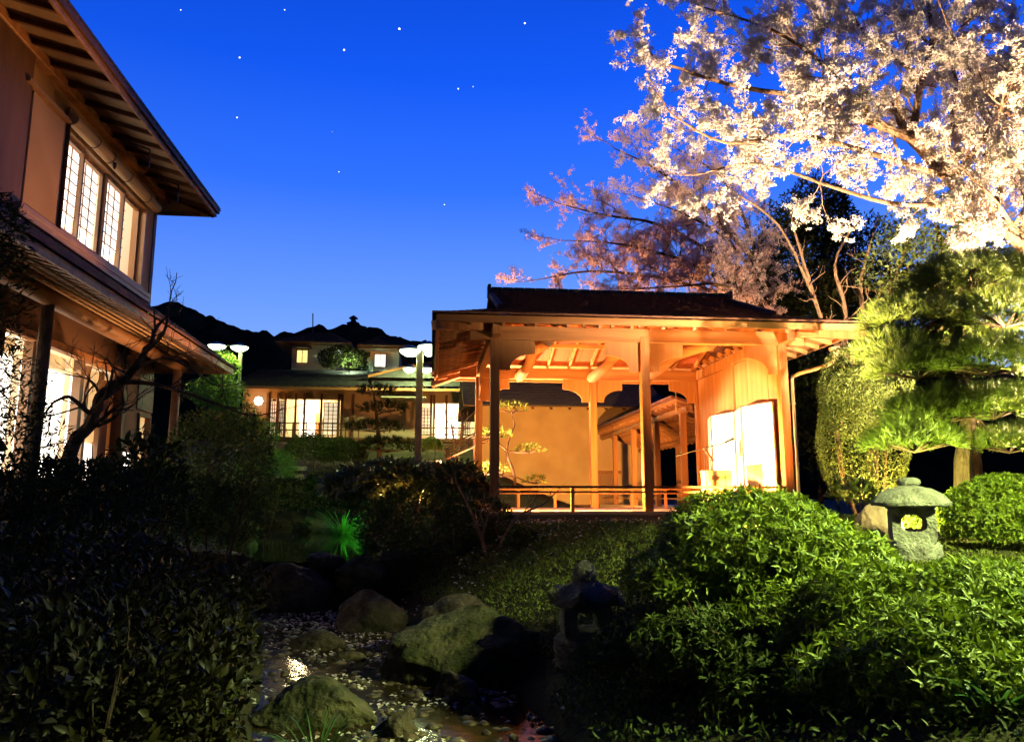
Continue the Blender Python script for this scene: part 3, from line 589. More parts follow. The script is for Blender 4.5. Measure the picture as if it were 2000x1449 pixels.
# lower storey wall with openings
LY = 12.60
box('lower_wall', hplaster, hs, FX-.15, FX-.001, 11.35, 12.05, 1.35, 3.38); box('lower_lintel_wall', dwoodh, hs, FX-.15, FX-.002, 4.5, LY, 3.382, 4.2)
box('lower_wall', hplaster, hs, FX-.15, FX-.001, 12.55, LY, 1.35, 3.38); box('lower_wall', hplaster, hs, FX-.15, FX-.001, 12.05, 12.55, 2.85, 3.38); box('lower_wall', hplaster, hs, FX-.15, FX-.001, 12.05, 12.55, 1.35, 1.95)
box('dark_transom', dwoodh, hs, FX+.001, FX+.02, 11.95, 12.59, 2.9, 3.36)
box('lintel', woodh, hs, FX-.02, FX+.08, 4.5, 11.5, 3.29, 3.38, bevel=.005); box('door_sill', woodh, hs, FX-.1, FX+.12, 4.5, 11.45, 1.70, 1.80, bevel=.005); box('veranda_edge', dwoodh, hs, FX+.121, FX+.28, 4.5, 12.2, 1.55, 1.66)
box('stone_footing', stone, hs, FX-.1, FX+.05, 4.5, LY, 1.1, 1.345)
for y in (7.35, 8.78, 9.98): box('door_post', frame, hs, FX-.06, FX+.04, y, y+.10, 1.80, 3.29)
box('corner_pillar', dwood, hs, FX-.08, FX+.06, 11.30, 11.44, 1.36, 3.78)
lr = MB().box(-7.4, -7.3, 5, 11.6, 1.7, 3.4).box(-7.3, FX-.16, 11.36, 11.44, 1.7, 3.4).build('room_wall', mat('room_paint', (1, 1, 1)), hs); box('room_floor', floorw, hs, -7.3, FX-.16, 5, 11.35, 1.62, 1.72); box('room_ceiling', mat('room_paint', (1, 1, 1)), hs, -7.3, FX-.16, 5, 11.35, 3.4, 3.5)
point('room_lamp', (-5.6, 8.7, 3.0), 260, (1.0, .78, .52), .15, hs)
for y0, y1 in ((7.5, 7.95), (8.15, 8.74), (8.92, 9.94), (10.1, 10.42)): box('bright_paper_door', paperw, hs, FX-.14, FX-.135, y0, y1, 1.82, 3.10)
for y0, y1 in ((8.15, 8.74), (8.92, 9.94), (10.1, 10.42)): box('glass_transom', glasslit, hs, FX-.14, FX-.135, y0, y1, 3.14, 3.29)
for y0, y1 in ((10.46, 10.50), (10.90, 10.94), (10.42, 10.455)): box('door_stile', frame, hs, FX-.13, FX-.07, y0, y1, 1.80, 3.29)
box('paper_door_low', paper, hs, FX-.14, FX-.135, 10.50, 10.90, 1.82, 2.30); box('inner_wall', glasslit, hs, FX-.20, FX-.19, 10.50, 11.30, 2.3, 3.29); box('cedar_panel', mat('orange_cedar', (.52, .23, .08), .5, (.45, .19, .06), 3, (1, 1, .1)), hs, FX-.14, FX-.12, 10.95, 11.29, 1.82, 3.2)
# small lit side windows
sw = box('side_window', frame, hs, FX-.02, FX+.05, 11.48, 11.92, 2.24, 2.29)
box('paper_pane', paper, sw, FX+.001, FX+.006, 11.52, 11.88, 1.72, 2.235)
m = MB()
for i in range(1, 9): m.box(FX+.0065, FX+.014, 11.52, 11.88, 1.72+i*.057, 1.726+i*.057)
m.box(FX+.0065, FX+.0145, 11.695, 11.705, 1.72, 2.235).build('lattice', mat('lattice_wood', (1, 1, 1)), sw)
s2 = MB().box(FX-.05, FX+.03, 12.04, 12.08, 1.9, 2.85).box(FX-.05, FX+.03, 12.50, 12.54, 1.9, 2.85).box(FX-.05, FX+.029, 12.08, 12.50, 2.81, 2.85).build('side_window', dwood, hs)
box('paper_pane', paper, s2, FX-.06, FX-.055, 12.09, 12.24, 1.96, 2.81); box('orange_pane', glasslit, s2, FX-.06, FX-.055, 12.27, 12.49, 1.96, 2.81)
m = MB()
for i in range(1, 12): m.box(FX-.054, FX-.046, 12.09, 12.24, 1.96+i*.071, 1.967+i*.071)
m.build('lattice', mat('lattice_wood', (1, 1, 1)), s2)
# lower pent roof on log beam and log posts
LX, LZ, LYE = -3.25, 3.56, 12.72
SZ = 3.98
MB().slab([(FX, 4.5, SZ), (LX, 4.5, LZ+.06), (LX, LYE, LZ+.06), (FX, LYE-.3, SZ)], -.02).build('pent_soffit', mat('reed_mat', (.09, .05, .024), .85, (.14, .08, .04), 30, (.2, 4, 1)), hs)
MB().slab([(FX, LYE-.3, SZ), (LX, LYE, LZ+.06), (-7, LYE, LZ+.06), (-7, LYE-.3, SZ)], -.02).build('pent_soffit', soff, hs)
pr = MB().tube([(FX-.01, 4.7, SZ-.05), (LX+.02, 4.7, LZ+.01)], .024, 6).build('pole_rafter', logm, hs)
for k in range(1, 43): clone(pr, (0, k*.187, 0))
for k in range(5): x = FX+.2*(k+1); z = SZ+(LZ+.06-SZ)*(x-FX)/(LX-FX)-.085; MB().tube([(x, 4.5, z), (x, LYE-.2, z)], .013, 5).build('roof_lath', bamboo, hs)
MB().tube([(-3.92, 4.5, 3.60), (-3.92, 7, 3.62), (-3.92, 10, 3.60), (-3.92, LYE-.2, 3.61)], [.10, .095, .09, .085], 12).build('log_purlin', logm, hs, smooth=True)
for y in (8.1, 12.2): MB().tube([(-3.94, y, 1.1), (-3.93, y+.01, 2.4), (-3.92, y, 3.54)], [.07, .065, .06], 10).build('log_post', logm if y > 9 else bark, hs, smooth=True)
lo = MB()
for i in range(8):
    a, b = i*.152, (i+1)*.152; za, zb = LZ+.09+a*.72, LZ+.09+b*.72
    lo.add([(LX+.06-a, 4.5, za), (LX+.06-a, LYE+.06-a*.25, za), (LX+.06-a, LYE+.06-a*.25, za+.03), (LX+.06-a, 4.5, za+.03), (LX+.06-b, LYE+.06-b*.25, zb), (LX+.06-b, 4.5, zb)], [(0, 1, 2, 3), (3, 2, 4, 5)])
lro = lo.build('pent_roof', shing, hs); MB().slab([(LX+.06, LYE+.06, LZ+.09), (-7, LYE+.06, LZ+.09), (-7, LYE-.25, 4.46), (FX, LYE-.25, 4.46)], .03).build('pent_roof_end', shing, lro)
box('pent_fascia', woodh, hs, LX, LX+.03, 4.5, LYE+.03, LZ+.0, LZ+.085); box('pent_fascia', woodh, hs, -7, LX-.001, LYE, LYE+.03, LZ, LZ+.085)
# rolled bamboo blind hung over the upper window
bl = thing('rolled_blind', 'rolled bamboo blind hanging along the top of the upper window', 'blind', (FX+.13, 10.4, 5.8))
MB().tube([(FX+.13, 8.95, 5.99), (FX+.13, 11.80, 5.99)], .075, 14).build('roll', bamboo, bl); MB().box(FX+.06, FX+.075, 9.0, 11.75, 6.02, 6.16).build('hanging_flap', bamboo, bl)
for y in (9.55, 10.0, 10.6, 11.35):
    MB().tube([(FX+.13+.082*math.cos(a), y+.01*math.sin(2*a), 5.99+.082*math.sin(a)) for a in np.linspace(0, 2*PI, 15)], .006, 5).build('cord', blackm, bl)
MB().lathe([(.02, 0), (.03, -.03), (.012, -.09)], (FX+.2, 10.02, 5.93), 8).build('tassel', blackm, bl)

# ------------------------------------------------------------------ far house beyond the pond
fh = thing('far_house', 'long far house with lit shoji veranda and two upper storeys beyond the pond', 'house', (-3, 37, 3.9))
FY = 36.0
def a36(px, py, y=FY): return at(px, py, y)
box('wall', fplaster, fh, -8.6, -7.35, FY, FY+.3, 3.6, 6.5); box('wall', fplaster, fh, -7.35, -4.2, FY, FY+.3, 6.05, 6.5); box('wall', fplaster, fh, -4.2, -.55, FY, FY+.3, 3.6, 6.5); box('wall', fplaster, fh, -.55, 3.0, FY, FY+.3, 5.95, 6.6); box('wall', fplaster, fh, -7.35, -4.2, FY, FY+.3, 3.6, 4.3); box('wall', fplaster, fh, -.55, 3.0, FY, FY+.3, 3.6, 4.2)
box('room_wall', mat('room_paint2', (.8, .66, .42), .9), fh, -7.6, -4.0, FY+2.4, FY+2.5, 4.2, 6.4); box('room_wall', mat('room_paint2', (1, 1, 1)), fh, -.7, 3.0, FY+2.4, FY+2.5, 4.2, 6.4)
box('room_floor', floorw, fh, -7.6, -4.0, FY, FY+2.4, 4.2, 4.3); box('room_floor', floorw, fh, -.7, 3, FY+.3, FY+2.4, 4.1, 4.2); box('room_ceiling', mat('room_paint2', (1, 1, 1)), fh, -8, 3.0, FY+.3, FY+2.5, 6.4, 6.45)
point('room_lamp', (-5.8, FY+1.3, 6.0), 330, (1, .78, .42), .15, fh); point('room_lamp', (1.0, FY+1.3, 6.0), 330, (1, .84, .55), .15, fh)
box('alcove_screen', paperw, fh, *sorted((a36(586, 800, 38)[0], a36(617, 800, 38)[0])), 38.0, 38.02, 4.35, 5.5); box('alcove_post', mat('orange_cedar', (1, 1, 1)), fh, *sorted((a36(617, 800, 38)[0], a36(627, 800, 38)[0])), 37.95, 38.0, 4.3, 5.6)
box('alcove_screen', paperw, fh, *sorted((a36(848, 800, 38)[0], a36(870, 800, 38)[0])), 38.0, 38.02, 4.25, 5.4); box('alcove_screen', paper, fh, *sorted((a36(875, 800, 38)[0], a36(895, 800, 38)[0])), 38.0, 38.02, 4.25, 5.4)
def shoji(px0, px1, py0, py1, nm='shoji_screen'):
    p, q = a36(px0, py1, FY+.1), a36(px1, py0, FY+.1)
    s_ = box(nm, mat('far_shoji', (.8, .75, .6), .9, emit=(1, .82, .5), estr=.9), fh, p[0], q[0], FY+.1, FY+.115, p[2], q[2]); m = MB()
    for i in range(0, 4): x = p[0]+(q[0]-p[0])*i/3; m.box(x-.02, x+.02, FY+.07, FY+.099, p[2], q[2])
    for i in range(0, 9): z = p[2]+(q[2]-p[2])*i/8; m.box(p[0], q[0], FY+.0705, FY+.0985, z-.014, z+.014)
    m.build('lattice', frame, s_)
for a in ((526, 541, 783, 848), (544, 556, 783, 848), (631, 660, 787, 849), (822, 841, 797, 850), (905, 918, 800, 850)): shoji(*a)
for px in (523, 543, 558, 578, 595, 628, 662, 668, 690, 820, 842, 848, 872, 903): x = a36(px, 800)[0]; box('veranda_post', dwood, fh, x-.05, x+.05, FY-.12, FY-.02, 4.2, 6.3)
box('veranda_floor', dwoodh, fh, -8.0, 3.0, FY-.9, FY, 4.05, 4.22); 
for z in (4.55, 4.85): bar('veranda_rail', dwoodh, fh, (-8, FY-.85, z), (-3.2, FY-.85, z), .05, .05); bar('veranda_rail', dwoodh, fh, (-.8, FY-.85, z-.15), (3, FY-.85, z-.15), .05, .05)
for k in range(9): x = -7.9+k*.58; box('rail_post', dwood, fh, x-.03, x+.03, FY-.88, FY-.82, 4.22, 4.9)
def tiled(name, quad, th=.08, n=12):
    """a roof slope with stepped tile courses; quad = eave-left, eave-right, top-right, top-left"""
    A, B, C_, D_ = [Vector(x) for x in quad]; m = MB()
    for i in range(n):
        t0, t1 = i/n, (i+1)/n; a, b, c, d = A.lerp(D_, t0), B.lerp(C_, t0), B.lerp(C_, t1), A.lerp(D_, t1); u = Vector((0, 0, th))
        m.add([a, b, b+u, a+u, c, d], [(0, 1, 2, 3), (3, 2, 4, 5), (1, 0, 5, 4)])
    return m.build(name, rtile, fh)
tiled('roof', [(-8.9, 34.4, 6.38), (3.4, 34.4, 6.55), (3.4, 37.5, 7.62), (-8.2, 37.5, 7.62)], n=14)
m = MB()
for k in range(40): x = -8.7+k*.3; m.bar((x, 34.45, 6.36), (x, 36.0, 6.72), .06, .07)
tag(m.build('eave_rafters', soff, fh), kind='stuff')
box('eave_fascia', woodh, fh, -8.9, 3.4, 34.36, 34.39, 6.28, 6.40); box('porch_roof', mat('pale_awning', (.22, .21, .16), .8), fh, a36(745, 780, 35)[0], a36(832, 780, 35)[0], 34.6, 35.9, 6.0, 6.06)
MB().prism([(-2.9, 6.95), (.9, 6.95), (-.9, 7.5)], lambda u, v, w_: (u, w_, v), 34.9, 36.8).build('porch_gable', rtile, fh); MB().bar((-2.9, 34.88, 6.98), (-.9, 34.88, 7.53), .08, .10).bar((.9, 34.88, 6.98), (-.9, 34.88, 7.53), .08, .10).build('gable_trim', woodh, fh)
# upper storeys
upl = mat('upper_storey_plaster', (.55, .45, .36), .9, (.48, .39, .31), .8)
def block(x0, x1, y0, z0, z1, ov, rise, shade=fplaster):
    b = box('upper_block', upl, fh, x0, x1, y0, y0+4, z0, z1); e0, e1, f0, f1 = x0-ov, x1+ov, y0-ov, y0+4+ov; cx, cy = (x0+x1)/2, y0+2; zt = z1+rise
    tiled('upper_roof', [(e0, f0, z1-.12), (e1, f0, z1-.12), (cx+.4, cy, zt), (cx-.4, cy, zt)], .05, 10); tiled('upper_roof', [(e1, f0, z1-.12), (e1, f1, z1-.12), (cx+.4, cy, zt), (cx+.4, cy, zt)], .05, 10); tiled('upper_roof', [(e0, f1, z1-.12), (e0, f0, z1-.12), (cx-.4, cy, zt), (cx-.4, cy, zt)], .05, 10)
    MB().slab([(e0, f0, z1-.13), (e0, f1, z1-.13), (e1, f1, z1-.13), (e1, f0, z1-.13)], .03).build('eave_soffit', soff, b)
    return b
b1 = block(-6.9, -4.75, 38.2, 7.2, 9.15, .75, .95); b2 = block(-3.05, -1.65, 37.6, 7.2, 8.95, .6, .9); b3 = block(.2, 3.2, 39, 7.2, 8.4, .6, .8)
def fwin(px0, px1, py0, py1, y, m_, par):
    p, q = at(px0, py1, y), at(px1, py0, y); w_ = box('window', frame, fh, p[0]-.06, q[0]+.06, y-.04, y-.005, p[2]-.06, q[2]+.06); box('pane', m_, w_, p[0], (p[0]+q[0])/2-.02, y-.05, y-.041, p[2], q[2]); box('pane', m_, w_, (p[0]+q[0])/2+.02, q[0], y-.05, y-.041, p[2], q[2])
fwin(580, 601, 685, 708, 38.2, goldlit, b1); fwin(732, 753, 693, 716, 37.6, coldlit, b2); fwin(652, 668, 684, 692, 38.19, coldlit, b1)
box('window_hood', rtile, fh, at(570, 680, 38)[0], at(608, 680, 38)[0], 37.7, 38.2, at(580, 680, 38)[2], at(580, 679, 38)[2]+.08); box('window_hood', mat('pale_awning', (1, 1, 1)), fh, at(700, 680, 37.2)[0], at(772, 680, 37.2)[0], 37.1, 37.6, at(740, 684, 37.2)[2], at(740, 682, 37.2)[2]+.03)
box('shutter', mat('lamp_green_shutter', (.45, .55, .45), .7), fh, at(716, 700, 37.55)[0], at(730, 700, 37.55)[0], 37.5, 37.59, 7.3, 8.35)  # pale green lamplight on this wall is put into the shutter colour
MB().tube([at(611, 655, 39.5), at(611, 612, 39.5)], .03, 5).build('lightning_rod', blackm, fh)
gl = at(505, 783, 35.7); g_ = thing('wall_globe_lamp', 'round glowing globe lamp on the far house wall', 'lamp', tuple(gl))
MB().lathe([(.02, -.2), (.14, -.15), (.2, 0), (.14, .15), (.02, .2)], gl, 14).build('globe', globem, g_, smooth=True); MB().bar(gl+np.array([0, .18, 0]), gl+np.array([0, .35, 0]), .06, .06).build('mount', blackm, g_); point('globe_light', gl+np.array([0, -.4, 0]), 60, WARM, .2, g_)

# ------------------------------------------------------------------ garden lamp posts
def lamp_post(base, top, w_, arms, label, r=.36, e=220, cone=166):
    t = thing('lamp_post', label, 'lamp post', base, 'garden lamp posts'); bx, by, bz = base
    MB().box(bx-w_/2, bx+w_/2, by-w_/2, by+w_/2, bz, top).build('post', metal, t, .008); 
    if w_ > .1: MB().box(bx-w_/2-.02, bx+w_/2+.02, by-w_/2-.02, by+w_/2+.02, bz+1.2, bz+1.32).build('collar', metal, t, .006)
    for dx, dz in arms:
        c = (bx+dx, by, top+dz); a = MB().lathe([(r*.98, .0), (r, .015), (r*.7, .06), (r*.2, .11), (.02, .13)], c, 20).build('lamp_hood', metal, t)
        MB().lathe([(.05, -.13), (r*.45, -.12), (r*.85, -.05), (r*.95, -.002)], c, 20).build('lamp_lens', lampm, a); MB().bar((bx, by, c[2]+.02), c, .04, .04).build('arm', metal, t)
        spot('lamp_light', (c[0], c[1], c[2]-.14), (c[0], c[1], c[2]-2), e, MERC, cone, .25, .12, t)
b_ = at(816, 900, 17.0); lamp_post((b_[0], 17.0, gz(b_[0], 17)), 4.86, .15, ((-.21, -.04), (.20, .06)), 'tall square lamp post with two glowing hoods beside the stage', .26, 260)
b_ = at(813, 900, 23.0); lamp_post((b_[0], 23.0, 1.0), at(813, 720, 23)[2], .09, ((-.26, 0), (.25, 0)), 'slimmer twin-hooded lamp post half hidden behind the square post', .2, 60)
b_ = at(822, 800, 33.0); lamp_post((b_[0], 33.0, gz(b_[0], 33)), at(822, 690, 33)[2], .10, ((-.3, 0), (.3, 0)), 'added farthest lamp post lighting the upper storeys of the far house', .22, 1500, 179)  # added lamp behind the square post, brightens the far upper walls
b_ = at(464, 800, 24.0); lamp_post((b_[0], 24.0, 1.2), at(464, 678, 24)[2], .09, ((-.05, 0), (-.72, .03)), 'thin lamp post with two hoods above the lit maple', .28, 1100)

# ------------------------------------------------------------------ stone lanterns
def ringprism(outer, inner, fn, a, b):
    n = len(outer); v = [fn(x, y, a) for x, y in outer]+[fn(x, y, a) for x, y in inner]+[fn(x, y, b) for x, y in outer]+[fn(x, y, b) for x, y in inner]; f = []
    for i in range(n):
        j = (i+1) % n; f += [(i, j, n+j, n+i), (2*n+i, 3*n+i, 3*n+j, 2*n+j), (i, 2*n+i, 2*n+j, j), (n+i, n+j, 3*n+j, 3*n+i)]
    return v, f
def rot_about(c, a): ca, sa = math.cos(a), math.sin(a); return lambda u, v, w_: (c[0]+u*ca-w_*sa, c[1]+u*sa+w_*ca, c[2]+v)
def sq(n, hx, hz, z0, k=6.0):
    return [(hx*math.copysign(abs(math.cos(a))**(2/k), math.cos(a)), z0+hz*math.copysign(abs(math.sin(a))**(2/k), math.sin(a))) for a in [2*PI*i/n for i in range(n)]]
def roughen(o, amt, sc, sub=2):
    """weathered stone: subdivide and push the surface about"""
    bm = bmesh.new(); bm.from_mesh(o.data); bmesh.ops.triangulate(bm, faces=[f for f in bm.faces if len(f.verts) > 4])
    bmesh.ops.subdivide_edges(bm, edges=bm.edges[:], cuts=sub, use_grid_fill=True); bm.normal_update(); w0 = WL[o.name]
    for v in bm.verts: v.co += v.normal*(mnoise.fractal((v.co+w0)*sc, 1, 2, 3))*amt
    for f in bm.faces: f.smooth = True
    bm.to_mesh(o.data); bm.free(); o.data.set_sharp_from_angle(angle=math.radians(50)); return o
c = at(1145, 1275, 6.2); B0 = (c[0], 6.2, gz(c[0], 6.2)-.03); ZL = 0.48
ln = thing('stone_lantern', 'dark squat stone lantern with curled roof corners and round finial by the boulder', 'stone lantern', B0)
roughen(MB().lathe([(.25, B0[2]-.05), (.265, ZL-.04), (.25, ZL+.02), (.21, ZL+.04)], (B0[0], B0[1], 0), 12).build('base', mossst, ln), .018, 9)
v, f = ringprism(sq(24, .19, .13, ZL+.165, 8), sq(24, .085, .07, ZL+.17, 9), rot_about((B0[0], B0[1], 0), -.05), -.17, .17); fbx = roughen(MB().add(v, f).build('firebox', mossst, ln), .010, 11, 1)
hx = []
m = MB()
for i in range(6):   # hexagonal cap with swept corners
    a0, a1 = i*PI/3+.2, (i+1)*PI/3+.2
    prof = [(0.0, .20), (.10, .19), (.21, .145), (.315, .06)]
    rows = []
    for r, z in prof: rows.append([(B0[0]+r*((1-s)*math.cos(a0)+s*math.cos(a1)), B0[1]+r*((1-s)*math.sin(a0)+s*math.sin(a1)), ZL+.27+z+(.075*(abs(2*s-1)**3) if r > .25 else 0)) for s in (0, .25, .5, .75, 1)])
    rows.append([(x, y, z-.05) for x, y, z in rows[-1]]); rows.append([(B0[0]+(x-B0[0])*.45, B0[1]+(y-B0[1])*.45, ZL+.27) for x, y, z in rows[-1]])
    o_ = len(m.v); m.v += [p for r in rows for p in r]; m.f += [(o_+j*5+k, o_+j*5+k+1, o_+(j+1)*5+k+1, o_+(j+1)*5+k) for j in range(len(rows)-1) for k in range(4)]
cap = m.build('cap', mossst, ln); bm = bmesh.new(); bm.from_mesh(cap.data); bmesh.ops.remove_doubles(bm, verts=bm.verts, dist=.003); bmesh.ops.recalc_face_normals(bm, faces=bm.faces); bm.to_mesh(cap.data); bm.free(); roughen(cap, .012, 14, 1)
roughen(MB().lathe([(.05, .44), (.085, .46), (.10, .51), (.088, .56), (.05, .60), (.008, .625)], (B0[0], B0[1], ZL), 16).build('finial', mossst, ln), .006, 16, 1)
c = at(1785, 1075, 6.6); B1 = (c[0], 6.6, gz(c[0], 6.6)-.02); zb = 1.12
l2 = thing('stone_lantern', 'pale stone lantern with broad umbrella cap and oval opening among the azaleas', 'stone lantern', B1)
roughen(MB().lathe([(.22, B1[2]-.1), (.23, zb-.02), (.23, zb+.06), (.20, zb+.085)], (B1[0], B1[1], 0), 18).build('base', stone, l2), .014, 9)
v, f = ringprism(sq(28, .178, .15, zb+.235, 7), sq(28, .105, .075, zb+.25, 2.6), rot_about((B1[0], B1[1], 0), -.42), -.14, .14); roughen(MB().add(v, f).build('firebox', stone, l2), .008, 10, 1)
roughen(MB().lathe([(.18, .385), (.30, .40), (.325, .405), (.33, .43), (.27, .50), (.18, .55), (.08, .58), (.02, .585)], (B1[0], B1[1], zb), 28).build('cap', stone, l2), .010, 8, 1)
roughen(MB().lathe([(.08, .575), (.10, .60), (.095, .63), (.05, .65), (.01, .655)], (B1[0], B1[1], zb), 16).build('finial', stone, l2), .006, 12, 1)

# ------------------------------------------------------------------ boulders
def rock(label, px, py, Y, w_, d_, h, m, seed, sink=.25, rot=0.0, sharp=.5, zbase=None, grp='boulders along the stream'):
    c = at(px, py, Y); x = c[0]; z = (gz(x, Y) if zbase is None else zbase)
    bm = bmesh.new(); bmesh.ops.create_icosphere(bm, subdivisions=5 if w_ > .4 else 4, radius=1.0); s = Vector((seed*7.3, seed*3.1, seed*1.7)); rr = random.Random(seed); cuts = []
    for _ in range(11):   # cleaved faces
        a = rr.uniform(0, 2*PI); e_ = rr.uniform(-.2, 1.1); cuts.append((Vector((math.cos(a)*math.cos(e_), math.sin(a)*math.cos(e_), math.sin(e_))), rr.uniform(.58, .92)))
    for v in bm.verts:
        p = v.co.copy(); q = p*(1+.30*mnoise.noise(p*.9+s)+.12*mnoise.noise(p*2.1+s))
        for n_, o_ in cuts:
            dd_ = q.dot(n_)-o_
            if dd_ > 0: q -= n_*dd_*(.55+.4*sharp)
        q *= 1+.075*mnoise.fractal(p*2.6+s, .9, 2.1, 6)+.03*abs(mnoise.noise(Vector((p.x*3, p.y*3, p.z*9))+s))
        v.co = Vector((q.x*w_*.56, q.y*d_*.56, q.z*h*.68))
    bmesh.ops.rotate(bm, verts=bm.verts, cent=(0, 0, 0), matrix=Matrix.Rotation(rot, 3, 'Z'))
    me = bpy.data.meshes.new('boulder'); bm.to_mesh(me); bm.free(); me.polygons.foreach_set('use_smooth', np.ones(len(me.polygons), bool))
    return tag(link('boulder', me, m, None, (x, Y, z+h*(.5-sink))), label, 'rock', grp)
rock('largest rounded boulder beside the stream, left of the dark lantern', 925, 1330, 6.9, 1.3, .95, .66, rockmoss, 1, zbase=.08, rot=.2, sharp=.8)
rock('broken boulder leaning on the left of the largest boulder', 815, 1300, 7.15, .55, .6, .42, rockm, 2, zbase=.08)
rock('flat-topped boulder tucked behind the largest boulder', 895, 1240, 7.6, .85, .6, .62, rockm, 23, zbase=.12)
rock('upright cleft boulder on the stream bend below the weir', 725, 1220, 9.3, .74, .6, .54, rockm, 3, zbase=.1, sharp=.9)
rock('wide dark boulder forming the weir at its left', 570, 1190, 10.9, 1.0, .7, .62, rockm, 4, zbase=.12)
rock('low flat stone on the weir crest', 632, 1120, 11.25, .5, .4, .22, rockm, 5, zbase=.66)
rock('mossy boulder on the right end of the weir', 702, 1140, 11.0, .66, .6, .42, rockmoss, 6, zbase=.42)
rock('long humped stone standing in midstream', 622, 1268, 8.3, .58, .4, .26, rockm, 7, zbase=.06)
rock('small flat stone awash left of midstream', 683, 1300, 7.7, .34, .22, .12, rockm, 8, zbase=.06)
rock('pale rounded stone alone amid the petals', 782, 1320, 7.15, .27, .2, .15, rockmoss, 9, zbase=.06, sharp=.1)
rock('split wedge stone at the foot of the largest boulder', 897, 1362, 6.15, .34, .26, .22, rockm, 10, zbase=.07, sharp=.9)
rock('broad tilted slab under the leaves on the left bank', 625, 1395, 5.7, .85, .6, .32, rockmoss, 11, zbase=.06, sharp=.9)
rock('blocky dark stone at the bottom edge of the stream', 772, 1440, 5.3, .26, .2, .20, rockm, 12, zbase=.06, sharp=1.0)
rock('small mossy stone in the petals above the bottom edge', 925, 1392, 5.75, .13, .1, .08, rockmoss, 13, zbase=.08, sharp=.2)
rock('little stone just behind the blocky stone', 785, 1400, 5.6, .17, .12, .09, rockm, 14, zbase=.08, sharp=.3)
rock('dark ledge stone beneath the shrubs of the left bank', 385, 1150, 7.6, .95, .5, .40, rockm, 15)
rock('tall dark rock standing on the left bank before the house', 215, 1120, 6.4, .7, .5, .75, rockm, 16)
rock('green-lit flat rock at the far pond edge', 610, 1040, 21.5, 1.0, .8, .45, rockmoss, 17, zbase=.66)
rock('round green-lit rock at the left pond shore', 475, 1040, 20.0, .8, .7, .75, rockmoss, 18, zbase=.66)
rock('reddish rock behind the pale lantern', 1712, 1050, 7.5, .50, .4, .48, mat('red_rock', (.24, .13, .09), .8, (.34, .21, .15), 4, (2, 2, .5), bump=.7, bscale=12), 19)
rock('big shaded rock under the near azalea', 1660, 1445, 4.0, .6, .35, .16, rockm, 20)
rock('small stone at the bend under the upright boulder', 805, 1240, 8.7, .25, .2, .2, rockm, 22, zbase=.06)
# weir sill stones hold the pond back: they belong to the setting
def pebbles(name, n, ylo, yhi, r0, r1, m):
    base = bmesh.new(); bmesh.ops.create_icosphere(base, subdivisions=1, radius=1); bv = np.array([v.co[:] for v in base.verts]); bf = np.array([[v.index for v in f.verts] for f in base.faces]); base.free(); out = []
    for _ in range(n):
        y = RNG.uniform(ylo, yhi); xc, hw = ip(y, SY, SX), ip(y, SY, SH); x = xc+RNG.uniform(-1.1, 1.1)*hw; r = r0+(r1-r0)*RNG.random()**3
        s = r*(0.7+.6*RNG.random(3))*np.array([1, 1, .6]); out.append((bv*s*(1+.25*RNG.normal(size=(len(bv), 1))*.5)+np.array([x, y, WLOW-.01+.012*RNG.random()-r*.1]), bf, np.zeros(len(bv))))
    V, F, _r = join(out); o = npmesh(name, V, F, m, smooth=True); tag(o, 'wet pebbles strewn over the stream bed', 'pebbles', None, 'stuff')
pebbles('pebbles', 1500, 4.0, 10.8, .012, .07, mat('wet_pebble', (.04, .026, .014), .45, (.10, .07, .04), 5, bump=.3, bscale=40, spec=.25))
# fallen petals on stream and banks
n = 1500; ys = 4.3+6.5*RNG.random(n)**.8; xs = ip(ys, SY, SX)+RNG.normal(size=n)*.62*ip(ys, SY, SH)
keep = np.array([mnoise.noise(Vector((a*1.7, b*1.7, 3))) for a, b in zip(xs, ys)]) > -.02; xs, ys = xs[keep], ys[keep]
P = np.stack([xs, ys, np.maximum(ground_z(xs, ys)+.02, WLOW+.006)+.012*RNG.random(len(xs))], 1); xs = RNG.uniform(.3, 5.5, 700); ys = RNG.uniform(8.6, 12.9, 700); P = np.concatenate([P, np.stack([xs, ys, ground_z(xs, ys)+.19+.05*RNG.random(700)], 1)]); D = rdir(len(P)); D[:, 2] *= .15
V, F, r = leafgeo(P, D, np.tile([0, 0, 1.0], (len(P), 1))+rdir(len(P))*.25, .042, .034, fold=.2); tag(npmesh('fallen_petals', V, F, L_petal, rnd=r), 'pale cherry petals drifting on the stream and carpet', 'petals', None, 'stuff')

